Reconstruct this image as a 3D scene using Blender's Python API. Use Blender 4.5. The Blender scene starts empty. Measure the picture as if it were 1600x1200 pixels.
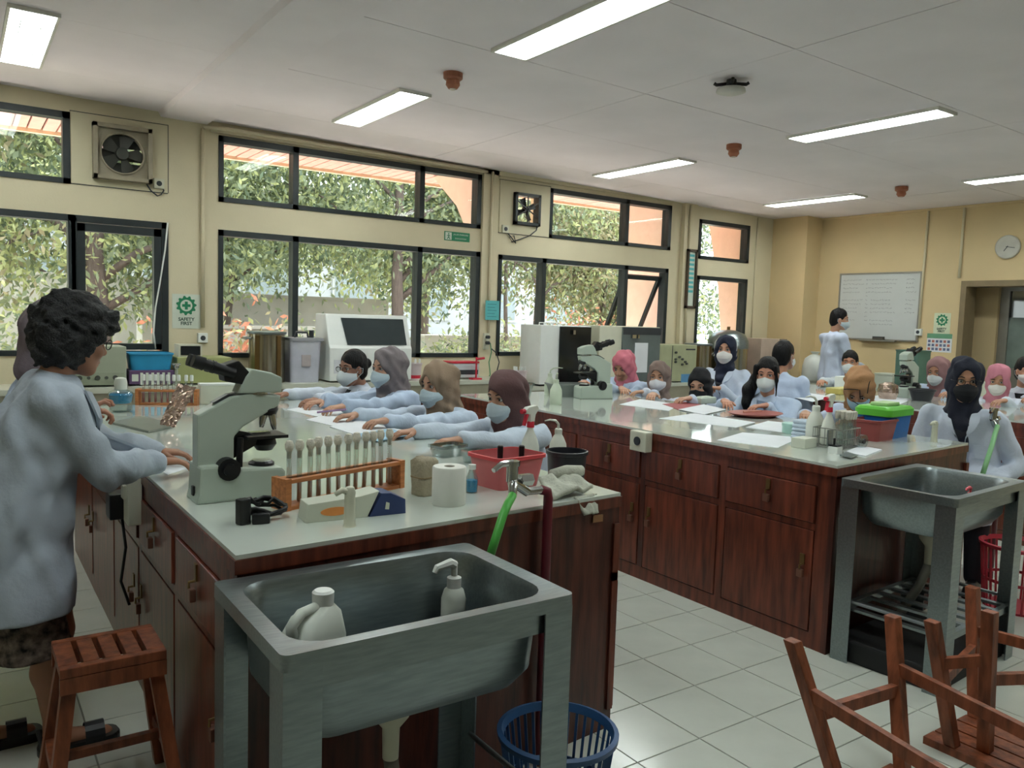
import bpy, bmesh, math, random
import numpy as np
from mathutils import Vector, Matrix
random.seed(7); RNG = np.random.default_rng(7)
SC = bpy.context.scene; COL = SC.collection
# ---------------------------------------------------------------- camera
CAMZ = 1.5
FPX, YAW, PITCH, ROLL = 1258.03, .606330, -.0826652, .0320379
def _cam():
    cy, sy = math.cos(YAW), math.sin(YAW); cp, sp = math.cos(PITCH), math.sin(PITCH); cr, sr = math.cos(ROLL), math.sin(ROLL)
    fw = np.array([sy*cp, cy*cp, sp]); rt = np.array([cy, -sy, 0.]); up = np.cross(rt, fw)
    return cr*rt + sr*up, -sr*rt + cr*up, fw
RT, UP, FW = _cam()
cd = bpy.data.cameras.new('camera'); cam = bpy.data.objects.new('camera', cd); COL.objects.link(cam)
cd.sensor_width = 36; cd.lens = 36*FPX/1600; cd.clip_start = .05; cd.clip_end = 300
m = Matrix.Identity(4)
for i in range(3):
    m[i][0], m[i][1], m[i][2] = RT[i], UP[i], -FW[i]
m[2][3] = CAMZ
cam.matrix_world = m; SC.camera = cam
# measured rays of the photograph, used to survey where real planes (bench tops, walls) are met
def ray(u, v): return RT*((u-800)/FPX) - UP*((v-600)/FPX) + FW
def onz(u, v, z): d = ray(u, v); t = (z-CAMZ)/d[2]; return Vector((d[0]*t, d[1]*t, z))
def ony(u, v, y): d = ray(u, v); t = y/d[1]; return Vector((d[0]*t, y, CAMZ+d[2]*t))
def onx(u, v, x): d = ray(u, v); t = x/d[0]; return Vector((x, d[1]*t, CAMZ+d[2]*t))
# ---------------------------------------------------------------- world, sun, exposure
SC.view_settings.view_transform = 'Standard'; SC.view_settings.look = 'None'
SC.view_settings.exposure = 0.25; SC.view_settings.gamma = 1.0; SC.view_settings.use_curve_mapping = False
SC.cycles.max_bounces = 7; SC.cycles.diffuse_bounces = 4; SC.cycles.glossy_bounces = 4; SC.cycles.transmission_bounces = 6
SC.cycles.transparent_max_bounces = 24; SC.cycles.sample_clamp_indirect = 4; SC.cycles.caustics_reflective = False; SC.cycles.caustics_refractive = False
w = bpy.data.worlds.new('sky'); SC.world = w; w.use_nodes = True; nt = w.node_tree; nt.nodes.clear()
sky = nt.nodes.new('ShaderNodeTexSky'); sky.sky_type = 'NISHITA'; sky.sun_disc = False; sky.sun_elevation = math.radians(58); sky.sun_rotation = math.radians(200)
sky.air_density = 1.6; sky.dust_density = 5; sky.ozone_density = .6
haze = nt.nodes.new('ShaderNodeMixRGB'); haze.inputs[0].default_value = .55; haze.inputs[2].default_value = (9, 9.3, 10.2, 1)
bgn = nt.nodes.new('ShaderNodeBackground'); bgn.inputs[1].default_value = .62
wo = nt.nodes.new('ShaderNodeOutputWorld')
nt.links.new(sky.outputs[0], haze.inputs[1]); nt.links.new(haze.outputs[0], bgn.inputs[0]); nt.links.new(bgn.outputs[0], wo.inputs[0])
sl = bpy.data.lights.new('sun', 'SUN'); sl.energy = 19.0; sl.angle = .03; sl.color = (1, .95, .85)
sun = bpy.data.objects.new('sun', sl); COL.objects.link(sun); sun.rotation_euler = (math.radians(-20), 0, math.radians(10)); sun.location = (0, 14, 20)
TUBE = 24          # emission of the ceiling tubes
# ---------------------------------------------------------------- materials
def lin(c):
    o = []
    for v in c:
        v /= 255.; o.append(v/12.92 if v <= .04045 else ((v+.055)/1.055)**2.4)
    return (*o, 1)
MATS = {}
def M(name, col, rough=.55, metal=0., var=.08, scale=9., bump=0., bscale=None, wood=None, trans=0., alpha=1., emit=0., coat=0., stretch=None, sub=0., ior=1.45, spec=.5, translucent=0.):
    if name in MATS: return MATS[name]
    m = bpy.data.materials.new(name); m.use_nodes = True; nt = m.node_tree; b = nt.nodes['Principled BSDF']; L = nt.links.new
    c = lin(col)
    b.inputs['Roughness'].default_value = rough; b.inputs['Metallic'].default_value = metal; b.inputs['IOR'].default_value = ior
    b.inputs['Specular IOR Level'].default_value = spec
    tc = nt.nodes.new('ShaderNodeTexCoord'); mp = nt.nodes.new('ShaderNodeMapping'); L(tc.outputs['Object'], mp.inputs[0])
    if stretch: mp.inputs['Scale'].default_value = stretch
    nz = nt.nodes.new('ShaderNodeTexNoise'); nz.inputs['Scale'].default_value = scale; nz.inputs['Detail'].default_value = 4; L(mp.outputs[0], nz.inputs['Vector'])
    cr = nt.nodes.new('ShaderNodeValToRGB'); cr.color_ramp.elements[0].position = .3; cr.color_ramp.elements[1].position = .72
    c2 = lin(wood) if wood else c
    cr.color_ramp.elements[0].color = tuple(v*(1-var) for v in c[:3])+(1,)
    cr.color_ramp.elements[1].color = tuple(min(1, v*(1+var)) for v in c2[:3])+(1,)
    L(nz.outputs['Fac'], cr.inputs[0]); L(cr.outputs[0], b.inputs['Base Color'])
    if bump:
        n2 = nt.nodes.new('ShaderNodeTexNoise'); n2.inputs['Scale'].default_value = bscale or scale*4; n2.inputs['Detail'].default_value = 3; L(mp.outputs[0], n2.inputs['Vector'])
        bp = nt.nodes.new('ShaderNodeBump'); bp.inputs['Strength'].default_value = bump; bp.inputs['Distance'].default_value = .02; L(n2.outputs['Fac'], bp.inputs['Height']); L(bp.outputs[0], b.inputs['Normal'])
    if trans: b.inputs['Transmission Weight'].default_value = trans
    if alpha < 1: b.inputs['Alpha'].default_value = alpha
    if coat: b.inputs['Coat Weight'].default_value = coat; b.inputs['Coat Roughness'].default_value = .08
    if sub: b.inputs['Subsurface Weight'].default_value = sub; b.inputs['Subsurface Radius'].default_value = (.012, .005, .003)
    if emit: b.inputs['Emission Color'].default_value = c; b.inputs['Emission Strength'].default_value = emit
    if translucent:
        tr = nt.nodes.new('ShaderNodeBsdfTranslucent'); mx = nt.nodes.new('ShaderNodeMixShader'); mx.inputs[0].default_value = translucent
        L(cr.outputs[0], tr.inputs[0]); L(b.outputs[0], mx.inputs[1]); L(tr.outputs[0], mx.inputs[2]); L(mx.outputs[0], nt.nodes['Material Output'].inputs[0])
    MATS[name] = m; return m
def glass_mat(name, tint=(235, 240, 238), gloss=.08, edge=.35):
    if name in MATS: return MATS[name]
    m = bpy.data.materials.new(name); m.use_nodes = True; nt = m.node_tree; nt.nodes.clear(); L = nt.links.new
    t = nt.nodes.new('ShaderNodeBsdfTransparent'); t.inputs[0].default_value = lin(tint)
    g = nt.nodes.new('ShaderNodeBsdfGlossy'); g.inputs['Roughness'].default_value = .03
    lw = nt.nodes.new('ShaderNodeLayerWeight'); lw.inputs[0].default_value = .25
    mt = nt.nodes.new('ShaderNodeMath'); mt.operation = 'MULTIPLY_ADD'; mt.inputs[1].default_value = edge; mt.inputs[2].default_value = gloss
    mx = nt.nodes.new('ShaderNodeMixShader'); o = nt.nodes.new('ShaderNodeOutputMaterial')
    L(lw.outputs['Facing'], mt.inputs[0]); L(mt.outputs[0], mx.inputs[0]); L(t.outputs[0], mx.inputs[1]); L(g.outputs[0], mx.inputs[2]); L(mx.outputs[0], o.inputs[0])
    MATS[name] = m; return m
PAINT = M('cream wall paint', (212, 202, 172), .75, var=.05, scale=2.2, bump=.04, bscale=60)
PAINTB = M('yellow wall paint', (210, 188, 146), .75, var=.05, scale=2, bump=.04, bscale=60)
CEIL = M('ceiling board paint', (240, 233, 238), .8, var=.05, scale=1.6, bump=.03, bscale=40)
FRAME = M('dark window frame paint', (34, 42, 44), .45, var=.15)
GLASS = glass_mat('window glass', gloss=.012, edge=.05)
WOODR = M('red brown stained wood', (78, 38, 27), .36, var=.35, scale=5, wood=(108, 52, 36), stretch=(6, 6, .7), bump=.05, coat=.15)
WOODD = M('dark stained wood', (60, 27, 20), .4, var=.35, scale=5, wood=(84, 40, 30), stretch=(6, 6, .7), bump=.05, coat=.15)
WOODS = M('worn stool wood', (108, 56, 34), .45, var=.3, scale=6, wood=(140, 78, 50), stretch=(5, 5, 1), bump=.08)
WOODL = M('light rack wood', (170, 104, 58), .5, var=.2, scale=12, wood=(190, 122, 72), stretch=(1, 6, 6))
TOP = M('pale green glazed worktop', (204, 212, 203), .05, var=.05, scale=3, coat=.6, ior=1.5)
TILE = M('pale floor tile', (196, 200, 190), .16, var=.05, scale=5)
GROUT = M('tile grout', (128, 130, 120), .8)
STEEL = M('brushed steel', (140, 150, 152), .3, metal=.9, var=.12, scale=14, stretch=(1, 8, 8), bump=.03)
CHROME = M('chrome', (190, 192, 190), .15, metal=1, var=.03)
BRASS = M('aged brass', (120, 96, 60), .4, metal=.8)
BLACK = M('black plastic', (20, 21, 24), .4)
DARKG = M('dark grey plastic', (52, 56, 60), .4)
WHITE = M('white plastic', (226, 230, 226), .4, var=.03)
IVORY = M('ivory plastic', (204, 204, 184), .45, var=.04)
PAPER = M('white paper', (222, 226, 230), .8, var=.03)
SCOPE = M('grey green enamel', (172, 184, 172), .35, var=.04)
CLEAR = glass_mat('clear plastic', (222, 232, 232), .12)
TUBEG = glass_mat('test tube glass', (232, 238, 236), .16)
COTTON = M('cotton wool', (214, 210, 196), .95, var=.1, scale=60, bump=.4, bscale=200)
# ---------------------------------------------------------------- mesh builder
class MB:
    def __init__(s): s.v = []; s.f = []; s.mi = []; s.cur = 0
    def add(s, vs, fs):
        n = len(s.v); s.v += [tuple(p) for p in vs]; s.f += [tuple(i+n for i in f) for f in fs]; s.mi += [s.cur]*len(fs); return s
    def box(s, x0, x1, y0, y1, z0, z1, rot=None, o=(0, 0, 0)):
        vs = [Vector((x, y, z)) for z in (z0, z1) for y in (y0, y1) for x in (x0, x1)]
        if rot is not None: O = Vector(o); vs = [rot @ (p-O) + O for p in vs]
        return s.add(vs, [(0, 2, 3, 1), (4, 5, 7, 6), (0, 1, 5, 4), (2, 6, 7, 3), (0, 4, 6, 2), (1, 3, 7, 5)])
    def hexa(s, b, t):
        return s.add(list(b)+list(t), [(3, 2, 1, 0), (4, 5, 6, 7)]+[(i, (i+1) % 4, 4+(i+1) % 4, 4+i) for i in range(4)])
    def rings(s, rs, cap=True, close=False):
        n = len(rs[0]); vs = [p for r in rs for p in r]; fs = []
        R = len(rs)
        for j in range(R if close else R-1):
            for i in range(n):
                a = j*n+i; b = j*n+(i+1) % n; c = ((j+1) % R)*n+(i+1) % n; d = ((j+1) % R)*n+i; fs.append((a, b, c, d))
        if cap and not close: fs.append(tuple(range(n-1, -1, -1))); fs.append(tuple(range((R-1)*n, R*n)))
        return s.add(vs, fs)
    def cyl(s, a, b, r0, r1=None, n=14, cap=True):
        return s.tube([a, b], [r0, r0 if r1 is None else r1], n, cap)
    def tube(s, pts, r, n=8, cap=True, close=False):
        P = [Vector(p) for p in pts]; rs = []; N = len(P)
        rr = r if hasattr(r, '__len__') else [r]*N; up = None
        for i in range(N):
            t = (P[(i+1) % N]-P[i-1]) if close else (P[min(i+1, N-1)]-P[max(i-1, 0)])
            if t.length < 1e-9: t = Vector((0, 0, 1))
            t.normalize()
            if up is None: up = Vector((0, 0, 1)) if abs(t.z) < .9 else Vector((1, 0, 0))
            x = up.cross(t)
            if x.length < 1e-4: x = Vector((1, 0, 0)).cross(t)
            x.normalize(); y = t.cross(x); up = y
            rs.append([P[i]+x*(rr[i]*math.cos(2*math.pi*k/n))+y*(rr[i]*math.sin(2*math.pi*k/n)) for k in range(n)])
        return s.rings(rs, cap, close)
    def lathe(s, prof, o=(0, 0, 0), n=20, sx=1, sy=1, cap=True):
        return s.rings([[(o[0]+r*sx*math.cos(2*math.pi*k/n), o[1]+r*sy*math.sin(2*math.pi*k/n), o[2]+z) for k in range(n)] for r, z in prof], cap)
    def ball(s, c, r, n=10, m=7):
        r = r if hasattr(r, '__len__') else (r, r, r)
        return s.rings([[(c[0]+r[0]*math.sin(t)*math.cos(2*math.pi*k/n), c[1]+r[1]*math.sin(t)*math.sin(2*math.pi*k/n), c[2]-r[2]*math.cos(t)) for k in range(n)] for t in [math.pi*(.02+.96*j/m) for j in range(m+1)]])
    def rrect(s, cx, cy, w, d, rad, z, k=4):
        o = []
        for qx, qy, a0 in ((1, 1, 0), (-1, 1, 90), (-1, -1, 180), (1, -1, 270)):
            for j in range(k+1):
                a = math.radians(a0+90*j/k); o.append((cx+qx*(w/2-rad)+rad*math.cos(a), cy+qy*(d/2-rad)+rad*math.sin(a), z))
        return o
    def prism(s, poly, ax, a, b):
        """extrude a 2-D outline along axis ax (0 x, 1 y, 2 z)"""
        def P(p, h): return (h, p[0], p[1]) if ax == 0 else ((p[0], h, p[1]) if ax == 1 else (p[0], p[1], h))
        return s.rings([[P(p, a) for p in poly], [P(p, b) for p in poly]])
    def build(s, name, mat, parent=None, smooth=False, loc=None, rotz=0, bevel=0, **tags):
        me = bpy.data.meshes.new(name); me.from_pydata(s.v, [], s.f)
        for mm in (mat if isinstance(mat, (list, tuple)) else [mat]): me.materials.append(mm)
        if s.cur or any(s.mi): me.polygons.foreach_set('material_index', s.mi)
        bm = bmesh.new(); bm.from_mesh(me); bmesh.ops.recalc_face_normals(bm, faces=bm.faces)
        if bevel: bmesh.ops.bevel(bm, geom=[e for e in bm.edges if len(e.link_faces) == 2 and e.calc_face_angle(0) > .6], offset=bevel, segments=2, affect='EDGES', profile=.6)
        bm.to_mesh(me); bm.free()
        if smooth: me.polygons.foreach_set('use_smooth', [True]*len(me.polygons))
        if smooth == 'auto': me.set_sharp_from_angle(angle=.7)
        return obj(name, me, parent, loc, rotz, **tags)
def obj(name, data, parent=None, loc=None, rotz=0, **tags):
    o = bpy.data.objects.new(name, data); COL.objects.link(o)
    if parent is not None: o.parent = parent
    if loc is not None: o.location = loc
    if rotz: o.rotation_euler = (0, 0, rotz)
    for k, v in tags.items(): o[k] = v
    return o
def thing(name, label, cat, loc=(0, 0, 0), rotz=0, group=None):
    o = obj(name, None, None, loc, rotz, label=label, category=cat); o.empty_display_size = .05
    if group: o['group'] = group
    return o
def tagged(o, label, cat, group=None):
    o['label'] = label; o['category'] = cat
    if group: o['group'] = group
    return o
KIDS = {}
def dup(root, loc, rotz=None, label=None):
    kids = {}
    for o in COL.objects:
        if o.parent: kids.setdefault(o.parent.name, []).append(o)
    def rec(o, par):
        c = o.copy(); COL.objects.link(c)
        if par is not None: c.parent = par
        for ch in kids.get(o.name, []): rec(ch, c)
        return c
    r = rec(root, None); r.location = loc
    if rotz is not None: r.rotation_euler = (0, 0, rotz)
    if label: r['label'] = label
    return r
def text(name, body, size, mat, parent, M4, ext=.0006, align='CENTER', bold=0.):
    cu = bpy.data.curves.new(name, 'FONT'); cu.body = body; cu.size = size; cu.align_x = align; cu.align_y = 'CENTER'; cu.extrude = ext; cu.offset = bold; cu.resolution_u = 3
    tmp = bpy.data.objects.new(name, cu); me = bpy.data.meshes.new_from_object(tmp); bpy.data.objects.remove(tmp); bpy.data.curves.remove(cu)
    me.name = name; me.materials.clear(); me.materials.append(mat)
    t = obj(name, me, parent); t.matrix_local = M4; return t
def RZ(a): return Matrix.Rotation(a, 3, 'Z')
ON_YWALL = Matrix(((1, 0, 0, 0), (0, 0, -1, 0), (0, 1, 0, 0), (0, 0, 0, 1)))   # sheet standing on the window wall, read from the room
ON_XWALL = Matrix(((0, 0, -1, 0), (-1, 0, 0, 0), (0, 1, 0, 0), (0, 0, 0, 1)))  # sheet standing on the back wall, read from the room
# ================================================================= ROOM
WY = 7.1; BX = 9.45; X0 = -3.0; Y0 = -4.0
def zc(x): return 3.075-.0155*x            # the ceiling sags a little towards the far wall
STR = dict(kind='structure')
def wall_with_holes(mb, a0, a1, z0, z1, holes, put):
    xs = sorted({a0, a1, *[h[0] for h in holes], *[h[1] for h in holes]}); zs = sorted({z0, z1, *[h[2] for h in holes], *[h[3] for h in holes]})
    for i in range(len(xs)-1):
        for j in range(len(zs)-1):
            cx, cz = (xs[i]+xs[i+1])/2, (zs[j]+zs[j+1])/2
            if not any(h[0] < cx < h[1] and h[2] < cz < h[3] for h in holes): put(mb, xs[i], xs[i+1], zs[j], zs[j+1])
WIN = [  # x0, x1, z0, z1, mullion positions
    (-.95, .752, 2.41, 2.945, []), (-.95, 1.452, 1.09, 2.178, [.755]),
    (1.852, 4.462, 2.395, 2.94, [2.515, 3.78]), (1.850, 4.468, 1.075, 2.16, [2.52, 3.77]),
    (5.345, 7.2, 2.375, 2.91, [6.48]), (4.7, 7.19, 1.09, 2.15, [5.295, 6.5]),
    (7.7, 8.66, 2.31, 2.80, []), (7.705, 8.665, 1.15, 2.10, [])]
HOLES = [w[:4] for w in WIN] + [(.90, 1.32, 2.47, 2.89), (4.86, 5.2, 2.475, 2.815)]
mb = MB()
wall_with_holes(mb, X0, BX+.2, 0, 3.2, HOLES, lambda m, a, b, c, d: m.box(a, b, WY, WY+.15, c, d))
wl = mb.build('wall_left', PAINT, **STR)
# pilaster strips and the corner column
for n, (a, b, y) in enumerate(((4.475, 4.66, .03), (7.38, 7.6, .06))):
    MB().box(a, b, WY-y, WY, 0, zc(a)).build('pilaster', PAINT, wl)
MB().box(9.14, BX, 6.56, WY, 0, 3.1).build('corner_column', PAINTB, wl)
# back wall with the doorway
DOOR = (3.2, 4.70, 0, 2.075)
mb = MB(); wall_with_holes(mb, Y0, WY, 0, 3.2, [DOOR], lambda m, a, b, c, d: m.box(BX, BX+.2, a, b, c, d))
wb = mb.build('wall_back', PAINTB, **STR)
MB().box(X0-.15, X0, Y0, WY+.15, 0, 3.2).build('wall_side', PAINT, **STR)
mb = MB(); mb.box(X0, BX, Y0-.15, Y0, 0, 3.2); mb.build('wall_front', PAINT, **STR)
# ceiling: slab with separate boards
mb = MB(); vs = [(X0, Y0, zc(X0)+.012), (BX+.2, Y0, zc(BX)+.012), (BX+.2, WY, zc(BX)+.012), (X0, WY, zc(X0)+.012)]
mb.hexa(vs, [(p[0], p[1], p[2]+.15) for p in vs]); ceil = mb.build('ceiling', M('ceiling joint grey', (172, 166, 162), .9), **STR)  # slab is a darker grey than the boards, showing in the joints
PW, PH = 2.34, 1.17
board = None
for i in range(-2, 4):
    for j in range(-5, 4):
        x = 2.66+PW*(i-.5); y = 2.895+PH*j; x0, x1 = max(x, X0), min(x+PW, BX); y1 = min(y+PH, WY)
        if x1-x0 < .1 or y1-y < .1: continue
        g = .0025; b4 = [(x0+g, y+g), (x1-g, y+g), (x1-g, y1-g), (x0+g, y1-g)]; dz = random.uniform(-.001, .001)
        MB().hexa([(a, b, zc(a)+dz) for a, b in b4], [(a, b, zc(a)+.0125) for a, b in b4]).build('ceiling_board', CEIL, ceil)
mb = MB(); mb.hexa([(a, b, zc(a)-.035) for a, b in ((1.40, Y0), (1.76, Y0), (1.76, WY), (1.40, WY))], [(a, b, zc(a)) for a, b in ((1.38, Y0), (1.78, Y0), (1.78, WY), (1.38, WY))])
mb.build('ceiling_beam', CEIL, ceil)
# cornice along window wall
MB().box(1.78, 7.38, WY-.03, WY, 2.955, 3.0).build('trim_1', PAINT, **STR)
# floor: grout bed and tiles
TS = .306; TX, TY = 2.804, 2.508
fl = MB().box(X0, BX+3, Y0, WY, -.1, -.004).build('floor', GROUT, **STR)
g = .0022
tm = MB(); tm.hexa([(g, g, -.004), (TS-g, g, -.004), (TS-g, TS-g, -.004), (g, TS-g, -.004)], [(g+.001, g+.001, 0), (TS-g-.001, g+.001, 0), (TS-g-.001, TS-g-.001, 0), (g+.001, TS-g-.001, 0)])
tproto = None; rest = MB(); cnt = 0
for i in range(-19, 33):
    for j in range(-22, 16):
        x, y = TX+TS*i, TY+TS*j
        if x < X0 or x+TS > BX+3: continue
        near = (-.45 < x < 4.7 and .9 < y < 4.6) and cnt < 290 and not (.6 < x and x+TS < 1.95 and y > 2.15) and not (3.35 < x < 4.3 and y > 2.2)
        if near:
            cnt += 1
            if tproto is None: tproto = tm.build('tile', TILE, fl, loc=(x, y, 0))
            else: o = tproto.copy(); COL.objects.link(o); o.location = (x, y, random.uniform(-.0004, .0004))
        else: rest.add([(p[0]+x, p[1]+y, p[2]) for p in tm.v], tm.f)
rest.build('tile_field', TILE, fl, kind='stuff')
# windows
FD = .1
def window(k, x0, x1, z0, z1, mul, fw=.05, skip=()):
    r = obj('window_%d' % k, None, None, ((x0+x1)/2, WY, z0), **STR); O = r.location
    def P(n, mb, mat): mb.v = [(a-O.x, b-O.y, c-O.z) for a, b, c in mb.v]; return mb.build(n, mat, r)
    f = MB(); ya, yb = WY-.012, WY+FD
    f.box(x0, x1, ya, yb, z0, z0+fw*.8); f.box(x0, x1, ya, yb, z1-fw, z1); f.box(x0, x0+fw*.8, ya, yb, z0, z1); f.box(x1-fw, x1, ya, yb, z0, z1)
    P('window_frame', f, FRAME)
    e = [x0+fw*.8]+list(mul)+[x1-fw]
    for q in mul: P('mullion', MB().box(q-.026, q+.026, ya, yb, z0, z1), FRAME)
    for i in range(len(e)-1):
        if i in skip: continue
        P('pane', MB().box(e[i]+(.026 if i else 0), e[i+1]-(.026 if i < len(e)-2 else 0), WY+.045, WY+.05, z0+fw*.8, z1-fw), GLASS)
    return r, P
for k, wd in enumerate(WIN):
    r, P = window(k+1, *wd, skip=(1,) if k == 1 else ((2,) if k == 5 else ()))
    if k == 1:      # heavy casement with its own sash
        f = MB(); a, b, c, d = .79, 1.395, 1.14, 2.12
        f.box(a, b, WY-.02, WY+.06, d-.06, d); f.box(a, b, WY-.02, WY+.06, c, c+.05); f.box(a, a+.055, WY-.02, WY+.06, c, d); f.box(b-.055, b, WY-.02, WY+.06, c, d)
        P('casement_sash', f, FRAME); P('pane', MB().box(a+.055, b-.055, WY+.02, WY+.025, c+.05, d-.06), GLASS)
        P('mullion', MB().box(.752, .79, WY-.012, WY+.1, 1.1, 2.16), FRAME)
    if k == 5:      # top-hung sash pushed open at the bottom
        a, b, c, d = 6.53, 7.135, 1.15, 2.05; f = MB(); R = Matrix.Rotation(math.radians(26), 3, 'X'); O = (0, WY+.06, d)
        f.box(a, b, WY+.04, WY+.08, d-.05, d, R, O); f.box(a, b, WY+.04, WY+.08, c, c+.05, R, O); f.box(a, a+.045, WY+.04, WY+.08, c, d, R, O); f.box(b-.045, b, WY+.04, WY+.08, c, d, R, O)
        P('awning_sash', f, FRAME); P('pane', MB().box(a+.045, b-.045, WY+.058, WY+.062, c+.05, d-.05, R, O), GLASS)
        P('stay_arm', MB().tube([(6.54, WY+.03, 1.62), (6.54, WY+.3, 1.4)], .008), FRAME)
# extractor fans set in square wall panels
PANEL = M('painted fan panel board', (206, 198, 168), .6, var=.05, scale=3)
def fan_panel(x0, x1, z0, z1, h):
    t = obj('trim_2' if x0 < 2 else 'trim_3', None, None, (x0, WY, z0), **STR); mb = MB()
    wall_with_holes(mb, 0, x1-x0, 0, z1-z0, [(h[0]-x0, h[1]-x0, h[2]-z0, h[3]-z0)], lambda m, a, b, c, d: m.box(a, b, -.008, 0, c, d)); mb.build('panel_board', PANEL, t)
    mb = MB(); e = .006
    mb.box(-e, x1-x0+e, -.006, .002, z1-z0, z1-z0+e); mb.box(x1-x0, x1-x0+e, -.006, .002, 0, z1-z0); mb.box(-e, x1-x0, -.006, .002, -e, 0); mb.build('panel_gap', DARKG, t)
fan_panel(.757, 1.45, 2.417, 2.955, (.90, 1.32, 2.47, 2.89)); fan_panel(4.69, 5.345, 2.38, 2.92, (4.86, 5.2, 2.475, 2.815))
FANM = M('dusty fan housing', (150, 142, 122), .6, var=.2, scale=8)
f1 = thing('exhaust_fan', 'large square beige exhaust fan with round grille high on wall above casement window', 'fan', (1.11, WY, 2.68))
mb = MB(); S, d = .21, .09
for a in (0, 1, 2, 3):
    R = Matrix.Rotation(math.pi/2*a, 3, 'Y'); mb.box(-S, S, -d, .05, S-.03, S, R)
mb.build('housing', FANM, f1)
mb = MB(); n = 32
q = [(S-.03)*1.0]*1
outer = [];
for k in range(n):
    a = 2*math.pi*k/n; c, s = math.cos(a), math.sin(a); mm = max(abs(c), abs(s)); outer.append(((S-.03)*c/mm, (S-.03)*s/mm))
inner = [(.155*math.cos(2*math.pi*k/n), .155*math.sin(2*math.pi*k/n)) for k in range(n)]
mb.rings([[(x, -.045, z) for x, z in outer], [(x, -.045, z) for x, z in inner], [(x, .03, z) for x, z in inner], [(x, .03, z) for x, z in outer]], cap=False, close=True); mb.build('shroud', FANM, f1)
mb = MB(); mb.tube([(.157*math.cos(2*math.pi*k/n), -.05, .157*math.sin(2*math.pi*k/n)) for k in range(n)], .008, 6, close=True); mb.build('ring', FANM, f1)
DUST = M('dusty dark fan blade', (58, 60, 54), .6, var=.2)
for k in range(5):
    a = 2*math.pi*k/5; mb = MB(); p = [(.03, -.02), (.145, -.05), (.15, .02), (.12, .055), (.03, .02)]
    mb.rings([[(x*math.cos(a)-z*math.sin(a), y+z*.25, x*math.sin(a)+z*math.cos(a)) for x, z in p] for y in (-.012, -.008)]); mb.build('blade', DUST, f1)
MB().cyl((0, -.05, 0), (0, 0, 0), .045, .05, 18).build('hub', DUST, f1)
for za_, zb_ in ((-.17, -.062), (-.045, .035), (.052, .17)): MB().box(-.17, .17, .035, .042, za_, zb_).build('shutter_slat', DUST, f1)
f2 = thing('small_exhaust_fan', 'small dark exhaust fan set in pale panel above third window from the left', 'fan', (5.03, WY, 2.645))
mb = MB(); S = .165
for a in range(4): mb.box(-S, S, -.05, .05, S-.03, S, Matrix.Rotation(math.pi/2*a, 3, 'Y'))
mb.build('housing', FRAME, f2)
for k in range(4):
    a = 2*math.pi*k/4+.5; mb = MB(); p = [(.02, -.02), (.12, -.045), (.125, .02), (.02, .02)]
    mb.rings([[(x*math.cos(a)-z*math.sin(a), y+z*.25, x*math.sin(a)+z*math.cos(a)) for x, z in p] for y in (-.002, .003)]); mb.build('blade', BLACK, f2)
MB().cyl((0, -.03, 0), (0, .02, 0), .035, .04, 14).build('hub', BLACK, f2)
for k in range(3): MB().box(-.006, .006, -.045, -.035, -.15, .15, Matrix.Rotation(math.pi*k/3, 3, 'Y')).build('guard_bar', BLACK, f2)
def socket(loc, label, wall='y', mat=IVORY, cat='socket', s=.042):
    r = thing('wall_socket', label, cat, loc)
    A = (lambda x, d, z: (x, -d, z)) if wall == 'y' else (lambda x, d, z: (-d, -x, z))
    mb = MB(); mb.hexa([A(-s, 0, -s), A(s, 0, -s), A(s, 0, s), A(-s, 0, s)], [A(-s*.9, .03, -s*.9), A(s*.9, .03, -s*.9), A(s*.9, .03, s*.9), A(-s*.9, .03, s*.9)]); mb.build('plate', mat, r)
    mb = MB(); mb.cyl(A(0, .028, 0), A(0, .034, 0), .022, .02, 14); mb.build('socket_well', DARKG, r); return r
p = ony(316, 528, WY); socket((p.x, WY, p.z), 'white wall socket below the green SAFETY FIRST sign by left windows', mat=WHITE)
p = ony(254, 292, WY); socket((p.x-.03, WY, p.z+.02), 'small ivory socket at lower right corner of large fan panel')
p = ony(788, 358, WY); socket((p.x, WY, p.z), 'small ivory socket below left of the small dark fan')
p = onx(1436, 519, BX); socket((BX, p.y, p.z), 'white socket on yellow wall at lower right of whiteboard', 'x', WHITE)
def cable(name, pts, r, mat, label, cat='cable'):
    o = MB().tube(pts, r, 6).build(name, mat, smooth=True); return tagged(o, label, cat)
cable('fan_cable', [ony(u, v, WY-.015) for u, v in ((228, 286), (236, 298), (246, 306), (252, 304), (256, 298), (254, 292))], .006, DARKG, 'short dark cable from large fan to its socket')
cable('dangling_cable', [ony(u, v, WY-.02) for u, v in ((262, 348), (258, 390), (250, 440), (243, 480), (240, 520), (243, 545))], .007, WHITE, 'white cable hanging down over the casement window')
cable('fan_cable', [ony(u, v, WY-.015) for u, v in ((840, 352), (838, 360), (828, 368), (812, 374), (800, 378), (796, 370), (803, 368), (806, 380), (795, 366), (789, 358))], .006, DARKG, 'tangled dark cable below the small dark fan')
def conduit(pts, label, n='conduit_pipe', r=.014): return tagged(MB().tube(pts, r, 10).build(n, PAINT, smooth=True), label, 'pipe')
conduit([(1.72, WY-.02, 1.33), (1.72, WY-.02, 2.2), (1.72, WY-.02, 2.97)], 'cream conduit pipe rising beside the green safety sign', r=.016)
conduit([(1.72, WY-.05, 2.975), (1.9, WY-.05, 2.99), (3.2, WY-.05, 2.985), (4.5, WY-.05, 2.97)], 'cream conduit pipe running along ceiling above second window', r=.014)
conduit([(4.57, WY-.045, 1.25), (4.57, WY-.045, 2.98)], 'cream conduit pipe on the pilaster right of the second window')
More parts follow.
